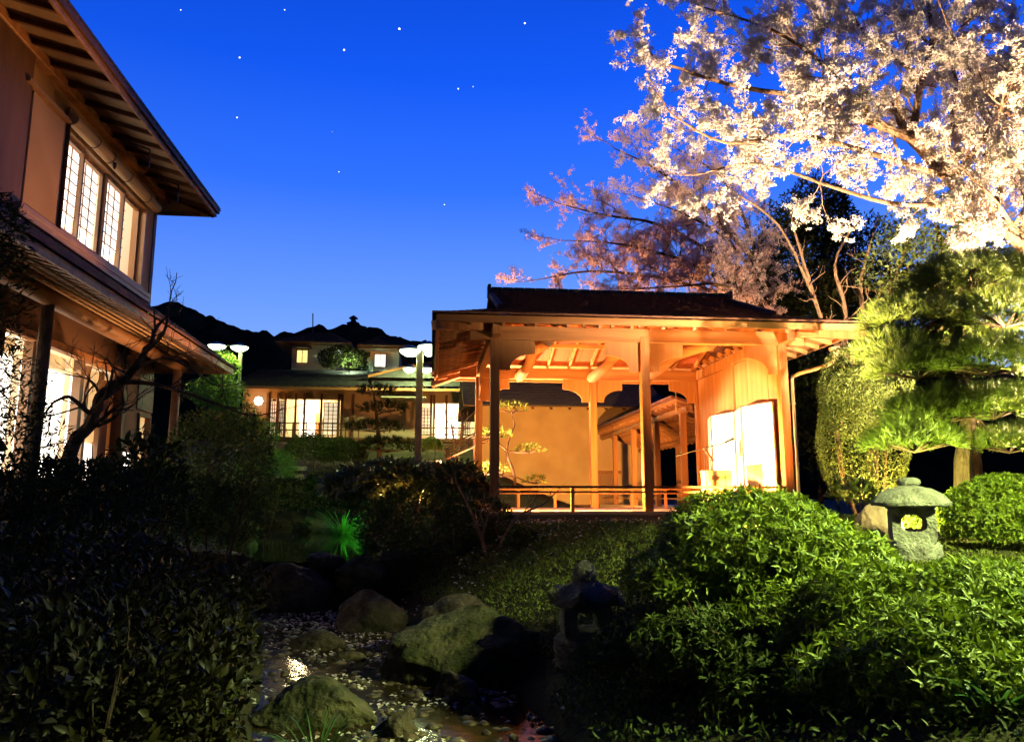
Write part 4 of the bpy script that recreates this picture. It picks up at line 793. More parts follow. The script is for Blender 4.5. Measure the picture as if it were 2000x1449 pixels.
# ------------------------------------------------------------------ plants
def plant(name, label, cat, base, group=None): return thing(name, label, cat, base, group)
def stems(t, base, c, r, n, rad, m=bark, nm='stem'):
    mb = MB(); tips = []
    for i in range(n):
        a = 2*PI*i/n+RNG.random(); tgt = Vector(c)+Vector((r[0]*.6*math.cos(a), r[1]*.6*math.sin(a), r[2]*(.1+.4*RNG.random()))); b = Vector(base)+Vector((.08*math.cos(a), .08*math.sin(a), -.05)); md = b.lerp(tgt, .5)+Vector((.12*math.cos(a)*r[0], .12*math.sin(a)*r[1], 0))
        limb(mb, [b, md, tgt], rad, rad*.35, 5)
        for k in range(3): grow(mb, md.lerp(tgt, .3*k+.1), (tgt-md)+Vector(RNG.normal(size=3))*.3*r[0], .5*max(r), rad*.4, 0, tips, 3)
    return mb.build(nm, m, t)
def shrub(name, label, lobes, n, L, W_, m, mode='scatter', k=6, fine=False, inner=.55, zmin=-.55, st=5, srad=.018, rough=.18, cat='shrub', group=None, up=.3, sc=1.8):
    """lobes: list of (centre, radii)"""
    c0, r0 = lobes[0]; bz = gz(c0[0], c0[1]); base = (c0[0], c0[1], bz)
    t = plant(name, label, cat, base, group); vol = sum(r[0]*r[1] for _, r in lobes); G = []
    for c, r in lobes:
        P, Nn = shell(c, r, int(n*r[0]*r[1]/vol), inner, zmin, rough, sc)
        ok = P[:, 2] > ground_z(P[:, 0], P[:, 1])+.02; P, Nn = P[ok], Nn[ok]
        Nn = unit(Nn+np.array([0, 0, .35])); G.append(whorls(P, Nn, k, L, W_, fine=fine) if mode == 'whorl' else scatter(P, Nn, L, W_, up, fine=fine))
    V, F, r = join(G); npmesh('crown', V, F, m, t, r)
    if st: stems(t, base, c0, r0, st, srad)
    return t
def C(px, py, Y): return tuple(at(px, py, Y))
# azaleas on the right
shrub('azalea_bush', 'large domed azalea in front of the stage, lit on its right', [(C(1465, 1090, 5.3), (.72, .7, .47)), (C(1330, 1135, 5.3), (.42, .5, .24)), (C(1590, 1130, 5.0), (.50, .55, .40))], 5200, .062, .016, L_az, 'whorl', 6, True, .72, -.35, 9, .014, .12)
shrub('azalea_bush', 'dark lower azalea between the lantern and the bottom edge', [(C(1470, 1270, 4.7), (.7, .5, .30)), (C(1300, 1270, 5.3), (.45, .4, .22)), (C(1560, 1350, 4.2), (.5, .4, .22))], 3600, .055, .016, L_mid, 'whorl', 6, True, .6, -.4, 6, .012)
shrub('azalea_bush', 'bright near azalea spilling down the right side over a rock', [(C(1730, 1250, 4.2), (.55, .5, .42)), (C(1930, 1230, 3.9), (.6, .5, .36)), (C(1890, 1180, 5.0), (.6, .4, .24)), (C(1950, 1390, 3.3), (.45, .35, .30)), (C(1760, 1330, 3.9), (.6, .4, .30)), (C(1580, 1250, 4.5), (.5, .45, .36)), (C(1860, 1300, 3.6), (.5, .4, .34))], 9500, .060, .016, L_az, 'whorl', 6, True, .7, -.35, 7, .013, .12)
shrub('azalea_bush', 'clipped round azalea at the right edge behind the pale lantern', [(C(1965, 1015, 6.9), (.62, .55, .42))], 3400, .045, .016, L_az, 'whorl', 6, False, .75, -.45, 6, .014, .06)
shrub('clipped_hedge', 'tall clipped yellow-lit hedge column right of the stage', [(C(1685, 850, 10.6), (.66, .62, 1.0)), (C(1665, 770, 10.6), (.50, .45, .72)), (C(1720, 760, 10.6), (.45, .4, .6))], 34000, .028, .018, L_small, inner=.86, zmin=-.95, rough=.06, st=4, srad=.03, cat='hedge')
shrub('leafy_plant', 'small broad-leaved plant at the foot of the yellow-lit hedge', [(C(1665, 965, 9.3), (.3, .25, .16))], 160, .10, .055, L_small, st=3, cat='plant')
# low carpet of clipped dwarf azalea between stream and stage
n = 150000; ys = 4.6+7.6*RNG.random(n)**1.25; xs = RNG.uniform(-1.2, 7.6, n); d = xs-ip(ys, SY, SX)-ip(ys, SY, SH)
hh = np.where((xs > 2.9) & (ys < 7.6), .05, 1.0)*(.10+.16*np.clip((d-.15)/.6, 0, 1)*(1-.6*np.clip((ys-9)/3, 0, 1)))
ok = (d > .18+.2*RNG.random(n)) & ~((ys > 12.95) & (xs > .7)) & ((xs-B0[0])**2+(ys-B0[1])**2 > .3**2) & ((xs-2.03)**2+(ys-12.6)**2 > .2**2); xs, ys, hh = xs[ok], ys[ok], hh[ok]
nz = np.array([mnoise.noise(Vector((a*2.2, b*2.2, 1))) for a, b in zip(xs, ys)]); P = np.stack([xs, ys, ground_z(xs, ys)+hh*(.55+.45*RNG.random(len(xs)))+nz*.05+np.array([mnoise.noise(Vector((a*6, b*6, 4))) for a, b in zip(xs, ys)])*.05], 1)
V, F, r = leafgeo(P, unit(rdir(len(P))+np.array([0, 0, .9])), rdir(len(P))+np.array([0, 0, .8]), .034*(.6+.7*RNG.random(len(P))), .017*(.7+.6*RNG.random(len(P))))
tag(npmesh('groundcover', V, F, L_ground, rnd=r), 'low clipped dwarf azalea carpet sloping from stage to stream', 'groundcover', None, 'stuff')
# undergrowth of the left bank and far garden
n = 60000; ys = 5+24*RNG.random(n)**1.5; xs = ip(ys, SY, SX)+RNG.uniform(-7, 7, n); d = np.abs(xs-ip(ys, SY, SX))-ip(ys, SY, SH)
ok = (d > .1) & ((xs < ip(ys, SY, SX)) | (ys > 12.6)) & ~((xs > .6) & (xs < 8.5) & (ys > 12.3) & (ys < 30)) & ~((xs < -4.2) & (ys < 14)); xs, ys = xs[ok], ys[ok]
P = np.stack([xs, ys, ground_z(xs, ys)+.18*RNG.random(len(xs))], 1); V, F, r = leafgeo(P, unit(rdir(len(P))+np.array([0, 0, .6])), rdir(len(P))+np.array([0, 0, .8]), .07*(.6+.7*RNG.random(len(P))), .03)
xs2, ys2 = RNG.uniform(.6, 5, 9000), RNG.uniform(2.6, 5.6, 9000); d2 = xs2-ip(ys2, SY, SX)-ip(ys2, SY, SH); k2 = d2 > .05; xs2, ys2 = xs2[k2], ys2[k2]; P2 = np.stack([xs2, ys2, ground_z(xs2, ys2)+.10*RNG.random(len(xs2))], 1)
V, F, r = join([(V, F, r), leafgeo(P2, unit(rdir(len(P2))+np.array([0, 0, .5])), rdir(len(P2))+np.array([0, 0, .8]), .05*(.6+.7*RNG.random(len(P2))), .02)])
tag(npmesh('undergrowth', V, F, L_mid, rnd=r), 'dim leafy undergrowth round the pond and left bank', 'undergrowth', None, 'stuff')
# shrubs before the stage and round the pond
shrub('round_shrub', 'small dark round shrub on the carpet below the stage', [(C(1028, 1078, 10.2), (.34, .32, .30))], 2600, .05, .02, L_mid, st=4, inner=.5)
shrub('dark_shrub', 'big dark domed shrub between weir and rhododendron', [(C(830, 1035, 11.6), (1.0, .9, .62)), (C(930, 1020, 12.0), (.6, .6, .5))], 14000, .05, .02, L_mid, st=6, inner=.7)
shrub('rhododendron', 'broad rhododendron with drooping leaf whorls left of the stage', [(C(770, 950, 13.6), (1.2, .8, .40)), (C(880, 950, 13.8), (.7, .6, .42))], 900, .17, .045, L_rhod, 'whorl', 8, True, .7, -.4, 6, .02)
shrub('dark_shrub', 'large dark leafy shrub at the corner of the left house', [(C(420, 930, 10.5), (.75, .8, .85)), (C(350, 1000, 9.8), (.7, .7, .5)), (C(450, 1020, 11.2), (.5, .5, .5))], 12000, .06, .028, L_mid, st=6, inner=.55)
shrub('feathery_shrub', 'feathery green-lit shrub beside the pond bridge', [(C(520, 912, 22), (.85, .8, .50))], 5000, .08, .02, L_bright, st=4, inner=.5)
shrub('rounded_shrub', 'left round shrub under the far veranda', [(C(612, 880, 29), (1.0, .9, .62))], 4500, .09, .035, L_mid, st=4, inner=.6, group='round shrubs under the far veranda'); shrub('rounded_shrub', 'right round shrub under the far veranda beside the dark pine', [(C(668, 885, 28.5), (.9, .8, .55))], 4500, .09, .035, L_mid, st=4, inner=.6, group='round shrubs under the far veranda')
shrub('lit_shrub', 'little bright green shrub at the foot of the lit far window', [(C(842, 870, 30), (.5, .45, .3))], 2000, .08, .03, L_bright, st=3, inner=.5)
shrub('dark_shrub', 'dark low shrub mass across the pond under the bridge', [(C(590, 975, 24.5), (2.2, .8, .65)), (C(690, 950, 22), (1.3, .8, .55))], 12000, .10, .03, L_dark, st=5, inner=.6)
shrub('dark_shrub', 'dark bush on the far roof side between the two upper storeys', [(C(672, 705, 37), (1.15, .6, .72))], 3500, .12, .05, L_dark, st=3, inner=.5)
# left bank camellias and hedges
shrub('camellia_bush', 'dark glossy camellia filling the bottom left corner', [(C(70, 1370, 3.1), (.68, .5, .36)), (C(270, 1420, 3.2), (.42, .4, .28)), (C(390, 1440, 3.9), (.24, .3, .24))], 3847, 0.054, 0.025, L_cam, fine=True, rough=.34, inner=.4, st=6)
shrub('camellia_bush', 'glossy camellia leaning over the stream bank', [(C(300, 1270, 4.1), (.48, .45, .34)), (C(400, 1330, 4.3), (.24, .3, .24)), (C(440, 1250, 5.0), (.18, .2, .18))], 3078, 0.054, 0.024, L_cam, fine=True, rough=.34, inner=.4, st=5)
shrub('camellia_bush', 'camellia sprays above the dark ledge stone', [(C(280, 1120, 5.6), (.36, .4, .24)), (C(455, 1150, 6.4), (.24, .25, .22))], 1178, 0.067, 0.027, L_cam, fine=True, rough=.34, inner=.4, st=5)
shrub('camellia_bush', 'shadowy camellia along the left edge', [(C(50, 1190, 4.4), (.75, .6, .5))], 3334, 0.050, 0.023, L_cam, fine=True, rough=.34, inner=.4, st=5)
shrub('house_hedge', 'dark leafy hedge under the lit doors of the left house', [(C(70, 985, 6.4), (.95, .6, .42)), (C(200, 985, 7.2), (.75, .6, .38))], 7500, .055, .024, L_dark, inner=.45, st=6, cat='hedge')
shrub('leafy_plant', 'tall broad-leaved plant before the small lit windows', [(C(285, 930, 8.2), (.35, .35, .42))], 380, .13, .05, L_dark, fine=True, inner=.3, st=4, cat='plant')
# grasses
def sedge(name, label, px, py, Y, n, L, m, wd=.012):
    c = at(px, py, Y); z = max(gz(c[0], Y), .1); t = plant(name, label, 'grass', (c[0], Y, z)); a = RNG.random(n)*2*PI; tl = .25+.75*RNG.random(n)
    d = np.stack([np.cos(a)*tl, np.sin(a)*tl, np.ones(n)], 1); P = np.stack([c[0]+.08*np.cos(a), Y+.08*np.sin(a), np.full(n, z)], 1); V, F, r = leafgeo(P, d, -np.stack([np.cos(a), np.sin(a), -.3+0*a], 1), L*(.6+.6*RNG.random(n)), wd, fine=True, droop=-.35 if False else .4); npmesh('blades', V, F, m, t, r)
    MB().lathe([(.06, -.05), (.05, .03), (.01, .05)], (c[0], Y, z), 7).build('root', bark, t)
sedge('sedge_clump', 'vivid green floodlit sedge clump on the pond shore', 668, 1032, 20.0, 320, 1.0, L_gr, .03); sedge('sedge_clump', 'dim sedge tuft among the leaves at the stream edge', 620, 1440, 4.75, 60, .32, L_gr, .010); sedge('sedge_clump', 'bright blades at the bottom right corner', 1955, 1440, 3.1, 40, .2, L_gr, .02)
shrub('leafy_plant', 'low green-lit plant beside the vivid sedge', [(C(735, 985, 17.5), (.35, .3, .16))], 260, .13, .05, L_gr, st=3, cat='plant')

# ---- pines
def pine(label, base, trunk, pads, L, k, per, m=L_pine, r0=.11, wd=.004):
    """pads: list of (centre, radii, point of the trunk they hang from)"""
    t = plant('pine_tree', label, 'tree', base); mb = MB(); limb(mb, trunk, r0, r0*.3, 8); G = []
    for c, r, j in pads:
        q = Vector(trunk[j]); cv = Vector(c); limb(mb, [q, q.lerp(cv, .5)+Vector((0, 0, -.05)), cv+Vector((0, 0, -r[2]*.4))], r0*.4, .012, 5)
        for _ in range(int(14*r[0]/.5)):
            a = RNG.random()*2*PI; e_ = cv+Vector((r[0]*.8*math.cos(a)*RNG.random()**.5, r[1]*.8*math.sin(a)*RNG.random()**.5, -r[2]*.1)); mb.tube([cv+Vector((0, 0, -r[2]*.4)), (cv+e_)/2+Vector((0, 0, -r[2]*.2)), e_], [.012, .009, .005], 4)
        P, Nn = shell(c, r, int(per*r[0]*r[1]), .55, -.25, .2, 2.5); G.append(needles(P, unit(Nn*np.array([.8, .8, .5])+np.array([0, 0, .55])), k, L, wd))
    mb.build('trunk', bark, t, smooth=True); V, F, r = join(G); npmesh('crown', V, F, m, t, r); return t
tb = C(1885, 1010, 8.0); tr = [(tb[0], 8.0, 1.0), C(1880, 900, 8.0), C(1890, 800, 8.0), C(1860, 700, 8.0), C(1890, 600, 8.05), C(1900, 520, 8.0)]
pine('cloud-pruned pine with bright green pads right of the hedge', (tb[0], 8.0, 1.0), tr,
     [(C(1900, 550, 8.0), (.72, .6, .30), 5), (C(1790, 630, 7.9), (.52, .5, .27), 4), (C(1960, 620, 7.7), (.55, .55, .28), 4), (C(1790, 725, 7.8), (.58, .5, .22), 3), (C(1930, 715, 7.4), (.6, .5, .24), 3), (C(1785, 865, 7.6), (.46, .42, .24), 2), (C(1880, 790, 8.1), (.6, .4, .2), 2), (C(1970, 870, 7.9), (.4, .4, .2), 2), (C(1850, 590, 8.3), (.6, .5, .3), 4), (C(1870, 680, 8.2), (.6, .4, .3), 3), (C(1830, 810, 7.9), (.55, .4, .26), 2), (C(1940, 800, 7.6), (.5, .4, .24), 2), (C(1750, 690, 8.0), (.4, .4, .24), 4), (C(1980, 560, 8.2), (.6, .5, .3), 5)], .14, 22, 1500, wd=.0032)
tb = C(1012, 990, 19.8); pine('small pine lit against the ochre wall through the stage', (tb[0], 19.8, 1.0), [(tb[0], 19.8, 1.0), C(1005, 930, 19.8), C(990, 880, 19.8), C(1005, 830, 19.8)],
     [(C(1000, 800, 19.8), (.45, .4, .22), 3), (C(965, 850, 19.7), (.5, .4, .2), 2), (C(1035, 880, 19.7), (.4, .35, .16), 2), (C(950, 920, 19.6), (.6, .4, .2), 1), (C(1045, 940, 19.6), (.35, .3, .14), 1)], .13, 12, 420, r0=.06, wd=.005)
tb = C(745, 900, 29); pine('dark cloud-pruned pine before the far house', (tb[0], 29, 1.6), [(tb[0], 29, 1.6), C(740, 860, 29), C(735, 810, 29), C(730, 770, 29)],
     [(C(733, 765, 29), (.75, .6, .3), 3), (C(752, 800, 28.9), (.9, .7, .28), 2), (C(735, 838, 28.8), (1.1, .7, .3), 2), (C(755, 875, 28.8), (1.3, .8, .4), 1)], .2, 12, 260, L_dark, .12, .01)

# ---- cherry trees
def blossoms(tips, per, rad, petals, size):
    P = []
    for p, d, dep in tips:
        for _ in range(RNG.poisson(per)): P.append(np.array(p)+RNG.normal(size=3)*rad*.7)
    P = np.array(P); n = len(P); Q = np.repeat(P, petals, 0); o = rdir(len(Q)); Q = Q+o*rad*(.5+.5*RNG.random((len(Q), 1)))
    sc = np.repeat(.7+.6*RNG.random(n), petals); return leafgeo(Q, unit(rdir(len(Q))+o*.3), o+rdir(len(Q))*.4, size*sc, size*.9*sc, fold=.15)
def cherry(label, base, limbs, twig, dens, depth, per, rad, petals, size, kids=3, up=.04, m=cbark, pm=None):
    t = plant('cherry_tree', label, 'tree', base); mb = MB(); tw = mb; tips = []
    for pts, r0, r1, side, t0 in limbs:
        q, rr = limb(mb, pts, r0, r1, 8); n = len(q)
        for j in range(int(dens*side)):
            i = int((t0+(1-t0)*RNG.random())*(n-2)); d = (q[i+1]-q[i]).normalized(); nd = (d*.55+Vector(RNG.normal(size=3))*.62+Vector((0, 0, .12)))
            grow(tw, q[i], nd, twig*(.6+.7*RNG.random()), max(rr[i]*.35, .006), depth, tips, 4, .16, kids, .65, up, .62, 5)
        grow(tw, q[-1], q[-1]-q[-3], twig, r1, depth, tips, 4, .13, kids, .5, up, .62, 5)
    mb.build('trunk', m, t, smooth=True)
    V, F, r = blossoms(tips, per, rad, petals, size); npmesh('blossom', V, F, pm or L_petal, t, r); return t
cb = (9.9, 10.6, 1.1)
cherry('floodlit cherry in full bloom arching in from the right edge', cb, [
    ([cb, (9.6, 10.5, 2.6), (9.2, 10.3, 4.0), C(2000, 480, 10.2), C(1880, 375, 10.0), C(1780, 270, 10.0)], .19, .085, 4, .55),
    ([C(1780, 270, 10.0), C(1690, 235, 9.8), C(1560, 190, 9.6), C(1420, 165, 9.5), C(1300, 125, 9.4)], .075, .015, 14, .1),
    ([C(1780, 270, 10.0), C(1800, 165, 10.2), C(1820, 60, 10.4), C(1790, -90, 10.5)], .07, .02, 12, .15),
    ([C(1700, 238, 9.8), C(1610, 130, 9.9), C(1510, 60, 10.0), C(1390, 20, 10.1)], .05, .012, 13, .1),
    ([C(1850, 345, 10.0), C(1700, 300, 9.3), C(1560, 265, 9.0), C(1420, 280, 8.9), C(1320, 230, 8.8)], .05, .012, 14, .15),
    ([C(1940, 430, 10.1), C(1960, 300, 10.6), C(1900, 170, 10.9), C(1930, 40, 11.0)], .08, .02, 15, .15),
    ([C(1860, 350, 10.0), C(1930, 260, 9.3), C(1980, 150, 9.0), C(2040, 20, 9.0)], .06, .015, 14, .1),
    ([C(1800, 150, 10.2), C(1700, 80, 10.4), C(1640, 0, 10.5), C(1560, -60, 10.5)], .04, .012, 12, .1),
    ([C(1900, 395, 10.0), C(1760, 400, 9.6), C(1640, 370, 9.4), C(1480, 320, 9.3), C(1370, 340, 9.2)], .045, .010, 9, .2),
    ([C(1990, 470, 10.2), C(1950, 400, 9.4), C(1880, 330, 9.0)], .04, .012, 8, .2), ([C(1990, 470, 10.2), C(2020, 340, 9.8), C(1970, 220, 9.5), C(1890, 130, 9.3), C(1840, 20, 9.2)], .05, .012, 15, .15), ([C(1930, 400, 10.1), C(1860, 260, 10.4), C(1860, 130, 10.6), C(1720, 20, 10.7)], .05, .012, 14, .15), ([C(2010, 480, 10.2), C(1960, 450, 9.8), C(1900, 440, 9.6), C(1830, 400, 9.5)], .03, .01, 8, .1), ([C(1680, 230, 9.8), C(1620, 190, 10.3), C(1540, 110, 10.5), C(1450, 90, 10.6)], .03, .01, 12, .1)], .62, 1.45, 2, 2.2, .036, 11, .027)
c2 = (9.4, 21.0, 1.0)
cherry('dimmer pink cherry spreading over the back of the stage roof', c2, [
    ([c2, (9.5, 21, 3.2), C(1500, 640, 21), C(1490, 540, 21), C(1440, 470, 20.8)], .22, .10, 3, .6),
    ([C(1490, 560, 21), C(1400, 500, 20.8), C(1290, 440, 20.4), C(1180, 420, 20.2), C(1100, 400, 20.0)], .09, .015, 13, .15), ([C(1500, 620, 21), C(1390, 570, 20.3), C(1270, 540, 20), C(1150, 530, 19.8), C(1060, 545, 19.8)], .09, .015, 14, .1),
    ([C(1440, 470, 20.8), C(1360, 390, 20.6), C(1280, 330, 20.5), C(1200, 290, 20.4)], .08, .015, 13, .1), ([C(1490, 540, 21), C(1450, 420, 21.2), C(1400, 340, 21.2), C(1320, 290, 21.2)], .07, .015, 12, .15),
    ([C(1490, 590, 21), C(1360, 520, 20.0), C(1230, 480, 19.6), C(1110, 470, 19.5)], .07, .013, 14, .1), ([C(1500, 630, 21), C(1420, 560, 19.6), C(1320, 560, 19.3), C(1220, 565, 19.2)], .06, .013, 13, .1), ([C(1490, 600, 21), C(1400, 540, 20.6), C(1300, 500, 20.4), C(1210, 490, 20.3)], .06, .013, 13, .1), ([C(1490, 560, 21), C(1420, 470, 20.2), C(1340, 420, 20), C(1260, 390, 19.9)], .06, .013, 13, .1), ([C(1480, 600, 20.6), C(1420, 570, 20), C(1360, 545, 19.8), C(1290, 530, 19.7)], .05, .013, 11, .1)], .78, 2.1, 2, 1.9, .05, 9, .030, m=bark, pm=L_petal2)
# bare, pollarded tree beside the stage roof
def baretree(name, label, base, limbs, dens, twig, depth, m, up=.15, seg=4, kids=2, ang=.6, rmin=.006):
    t = plant(name, label, 'tree' if 'tree' in name else 'shrub', base); mb = MB(); tips = []; tw = mb
    for pts, r0, r1 in limbs:
        q, rr = limb(mb, pts, r0, r1, 8); n = len(q)
        for j in range(dens):
            i = int((.25+.75*RNG.random())*(n-2)); d = (q[i+1]-q[i]).normalized(); grow(tw, q[i], d*.4+Vector(RNG.normal(size=3))*.6+Vector((0, 0, .3)), twig*(.6+.7*RNG.random()), max(rr[i]*.45, rmin), depth, tips, seg, .2, kids, ang, up, .6, 5)
        grow(tw, q[-1], q[-1]-q[-3], twig, r1, depth, tips, seg, .2, kids, ang, up, .6, 5)
    mb.build('trunk', m, t, smooth=True); return tips
b = C(1690, 800, 15.5); b = (b[0], 15.5, 1.0)
baretree('bare_tree', 'bare pollarded tree with stubby lit branches beside the stage roof', b, [([b, C(1690, 760, 15.5), C(1650, 690, 15.4), C(1610, 640, 15.4), C(1560, 480, 15.2)], .10, .03), ([C(1680, 730, 15.5), C(1690, 640, 15.4), C(1680, 560, 15.3), C(1700, 470, 15.2)], .07, .03), ([C(1650, 690, 15.4), C(1650, 600, 15.3), C(1630, 520, 15.2), C(1660, 450, 15.2)], .06, .025), ([C(1690, 640, 15.4), C(1740, 560, 15.3), C(1770, 480, 15.2)], .05, .02), ([C(1610, 640, 15.4), C(1580, 560, 15.2), C(1520, 440, 15.0), C(1440, 380, 14.8)], .05, .015)], 8, .6, 1, cbark)
# dark evergreens behind
def tree(label, base, lobes, n, L, W_, m, r0=.16):
    t = plant('evergreen_tree', label, 'tree', base); mb = MB(); vol = sum(r[0]*r[2] for _, r in lobes); G = []
    top = Vector(lobes[0][0]); limb(mb, [base, Vector(base).lerp(top, .5)+Vector((.1, 0, 0)), top], r0, r0*.35, 7)
    for c, r in lobes:
        q = Vector(base).lerp(top, .35+.4*RNG.random()); limb(mb, [q, q.lerp(Vector(c), .6)+Vector((0, 0, .1)), Vector(c)], r0*.35, .02, 5)
        P, Nn = shell(c, r, int(n*r[0]*r[2]/vol), .35, -.9, .3, 1.1); G.append(scatter(P, Nn, L, W_, .1))
    mb.build('trunk', bark, t, smooth=True); V, F, r = join(G); npmesh('crown', V, F, m, t, r); return t
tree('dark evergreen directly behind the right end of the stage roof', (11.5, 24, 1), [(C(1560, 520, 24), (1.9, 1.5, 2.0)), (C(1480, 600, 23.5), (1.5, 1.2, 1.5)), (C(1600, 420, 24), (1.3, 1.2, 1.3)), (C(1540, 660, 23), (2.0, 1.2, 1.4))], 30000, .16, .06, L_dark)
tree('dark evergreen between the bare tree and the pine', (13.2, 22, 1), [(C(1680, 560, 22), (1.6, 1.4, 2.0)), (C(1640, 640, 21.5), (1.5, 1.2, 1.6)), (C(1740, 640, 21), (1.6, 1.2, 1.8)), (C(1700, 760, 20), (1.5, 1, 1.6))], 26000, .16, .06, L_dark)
tree('olive-lit evergreen under the arching cherry limb', (10.2, 13.5, 1), [(C(1830, 440, 13.5), (.95, .8, .75)), (C(1770, 520, 13.3), (.75, .7, .7)), (C(1930, 500, 13.2), (.9, .8, .8)), (C(1900, 620, 13), (1.0, .8, .9))], 9000, .09, .04, L_small, .12)
tree('dark evergreen filling the gap right of the downpipe', (8.6, 16.6, 1), [(C(1600, 800, 16.8), (.8, .7, 1.3)), (C(1640, 900, 16.5), (.7, .6, .9))], 5000, .11, .05, L_dark, .1)
tb = C(430, 850, 23); tree('bright maple lit yellow-green by the thin lamp post', (tb[0], 23, 1.2), [(C(432, 715, 23.6), (.5, .5, .45)), (C(425, 765, 23.4), (.8, .7, .5)), (C(440, 825, 23.2), (.8, .7, .55)), (C(490, 845, 23.0), (.7, .6, .5))], 9000, .09, .045, L_bright, .08)
tb = C(-40, 900, 4.6); tree('spiky dark evergreen at the left edge before the house', (tb[0], 4.6, 1.0), [(C(-30, 600, 4.6), (.18, .3, .5)), (C(-25, 450, 4.6), (.2, .25, .3)), (C(-15, 780, 4.6), (.22, .3, .3)), (C(10, 880, 4.7), (.3, .3, .25))], 4200, .055, .010, L_dark, .04)
# plum tree before the left house
b = (-3.55, 7.6, 1.1); baretree('bare_plum_tree', 'crooked bare plum tree before the lit doors', b, [
    ([b, C(140, 880, 7.6), C(180, 825, 7.6), C(196, 775, 7.6), C(225, 748, 7.55), C(258, 728, 7.5), C(285, 680, 7.5)], .075, .03), ([C(183, 815, 7.6), C(160, 795, 7.5), C(135, 775, 7.45), C(105, 785, 7.4)], .03, .012), ([C(230, 746, 7.55), C(300, 750, 7.4), C(400, 780, 7.2), C(480, 810, 7.1)], .03, .008), ([C(280, 690, 7.5), C(320, 650, 7.4), C(330, 600, 7.4)], .025, .008), ([C(190, 830, 7.6), C(215, 820, 7.5), C(238, 800, 7.5), C(240, 770, 7.5)], .025, .010), ([C(196, 775, 7.6), C(180, 745, 7.6), C(150, 735, 7.6)], .015, .006), ([C(262, 720, 7.5), C(330, 700, 7.3), C(400, 740, 7.2)], .02, .006)], 5, .38, 2, bark, .05, rmin=.003)
b = C(955, 1090, 10.6); b = (b[0], 10.6, gz(b[0], 10.6)); baretree('bare_shrub', 'leafless twisted shrub before the left corner of the stage', b, [([b, C(940, 1050, 10.6), C(920, 1000, 10.5), C(900, 960, 10.5)], .03, .012), ([b, C(985, 1050, 10.6), C(1010, 1010, 10.5), C(1060, 985, 10.4)], .03, .012), ([C(940, 1050, 10.6), C(955, 1000, 10.6), C(975, 950, 10.5)], .022, .008), ([b, C(1000, 1060, 10.5), C(1030, 1020, 10.4), C(1040, 980, 10.4)], .02, .008)], 6, .32, 1, cbark, .1, rmin=.004)
b = C(890, 870, 28); b = (b[0], 28, 2.0); baretree('bare_shrub', 'twiggy shrub against the lit far window beside the stage', b, [([b, C(885, 850, 28), C(880, 830, 28)], .05, .02), ([b, C(900, 850, 28), C(905, 828, 28)], .04, .02)], 12, .7, 2, cbark, .1)
# slatted bench and little shingled fence roof by the lamp post
A_, B_ = at(772, 895, 20), at(862, 895, 20); sb = thing('slatted_bench', 'low slatted wooden platform beyond the square lamp post', 'bench', (0, 20, 1.0))
for k in range(8): box('slat', mat('grey_slat', (.30, .28, .22), .7, (.38, .35, .28), 5), sb, A_[0], B_[0], 19.5+k*.16, 19.6+k*.16, 2.46, 2.50)
for x in (A_[0]+.1, B_[0]-.15):
    for y in (19.55, 20.6): box('leg', dwood, sb, x, x+.08, y, y+.08, 1.0, 2.459)
fr_ = thing('fence_roof', 'small tilted shingled fence roof beside the left corner of the stage', 'fence', (0.8, 20.4, 1.0)); A_, B_ = Vector(at(868, 872, 20.5)), Vector(at(935, 842, 20.5))
for k in range(6): o_ = Vector((0, -.09*k, -.075*k)); bar('roof_slat', dwoodh, fr_, A_+o_, B_+o_+Vector((.3, 0, .12)), .10, .03)
for t_ in (.1, .9): q = A_.lerp(B_, t_); box('post', dwood, fr_, q.x-.05, q.x+.05, 20.5, 20.6, 1.0, q.z-.1)
br = thing('stone_bridge', 'pale stone slab bridge across the far end of the pond', 'bridge', (-4.4, 27, 1.9)); A_, B_ = at(535, 911, 27), at(602, 914, 27)
MB().box(A_[0], B_[0], 26.7, 27.5, A_[2]-.16, A_[2]).build('slab', stone, br, .02); MB().box(A_[0]+.1, A_[0]+.4, 26.8, 27.4, 1.2, A_[2]-.161).box(B_[0]-.4, B_[0]-.1, 26.8, 27.4, 1.2, A_[2]-.161).build('pier', stone, br)

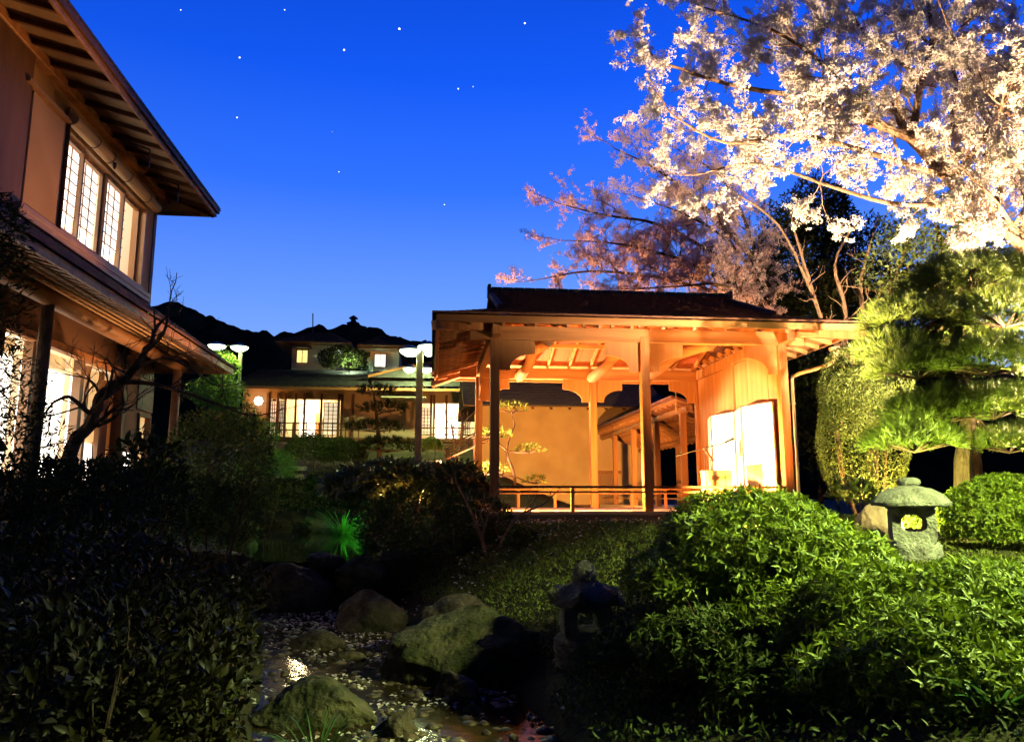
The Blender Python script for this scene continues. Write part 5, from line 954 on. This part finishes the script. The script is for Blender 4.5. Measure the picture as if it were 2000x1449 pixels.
# ------------------------------------------------------------------ floodlights out of view: most inferred from lit surfaces, some added for brightness
def flood(label, loc, tgt, e, col, size, blend=.6, zb=None, extra=()):
    zg = gz(loc[0], loc[1])-.05 if zb is None else zb; t = thing('floodlight', label, 'floodlight', (loc[0], loc[1], zg)); d = (Vector(tgt)-Vector(loc)).normalized(); L_ = Vector(loc)
    MB().tube([(loc[0], loc[1], zg), L_-d*.12], .025, 6).build('stake', blackm, t); MB().tube([L_-d*.18, L_-d*.05, L_-d*.04], [.07, .11, .12], 12).build('housing', blackm, t)
    spot('flood_lamp', loc, tgt, e, col, size, blend, .07, t)
    for tg2, e2, c2_, s2_ in extra: spot('flood_lamp', loc, tg2, e2, c2_, s2_, .5, .07, t)
flood('floodlight on a stake under the big cherry', (7.6, 7.3, 1.5), (6.9, 10.0, 7.4), 20000, (1.0, .74, .42), 110)
flood('floodlight on a stake lighting the hedge and pine', (5.9, 9.4, 1.25), (7.0, 10.6, 2.9), 2200, (1.0, .72, .20), 120)
flood('floodlight behind the stage aimed into the pink cherry', (0.2, 18.9, 1.3), (4.6, 20.0, 8.2), 14000, (1.0, .50, .24), 80)
flood('added floodlight on the far house roof facing its upper storeys', (-3.9, 36.2, 7.75), (-4.1, 38.2, 8.35), 420, (.75, 1.0, .55), 160, zb=7.3)  # added lamp, lifts the upper walls the posts do not reach
flood('small green spotlight by the pond sedge', (-1.25, 18.9, .98), (-2.3, 20.0, 1.2), 330, GREEN, 75)
flood('stage floodlight tucked behind the left front post', (1.14, 13.74, 1.62), (5.2, 15.9, 2.9), 4300, WARM, 128, zb=ZF+.005, extra=(((6.1, 14.9, 2.2), 9000, (1.0, .74, .42), 44),))  # second, whiter beam added to make the folding screen blaze
flood('floodlight hidden by the big azalea before the right bay of the stage', (5.0, 12.85, 1.42), (5.6, 15.4, 3.6), 2600, WARM, 120)
flood('added floodlight behind the big azalea aimed up into the blossom', (3.3, 7.6, 1.1), (4.6, 9.6, 7.6), 19000, (1.0, .74, .42), 70)  # added to brighten the left part of the near blossom
flood('floodlight behind the stage lighting the ochre wall', (3.3, 18.65, 1.16), (4.6, 30, 3.0), 6500, (1.0, .44, .10), 80)
flood('floodlight near the stage aimed at the upper wall of the left house', (0.2, 13.35, 1.1), (-4.4, 9.8, 5.6), 2700, (1.0, .48, .18), 44)
flood('added floodlight on a stake behind the pale lantern lighting the pine', (4.80, 7.35, 1.2), (6.2, 8.0, 3.0), 900, (.9, 1.0, .25), 135)  # added to lift the dark front of the pine pads
lp = (4.9, 3.1, .9); lamp_post(lp, 4.0, .12, ((-.3, 0), (.3, 0)), 'garden lamp post beside the near azaleas', .34, 4200, 138)
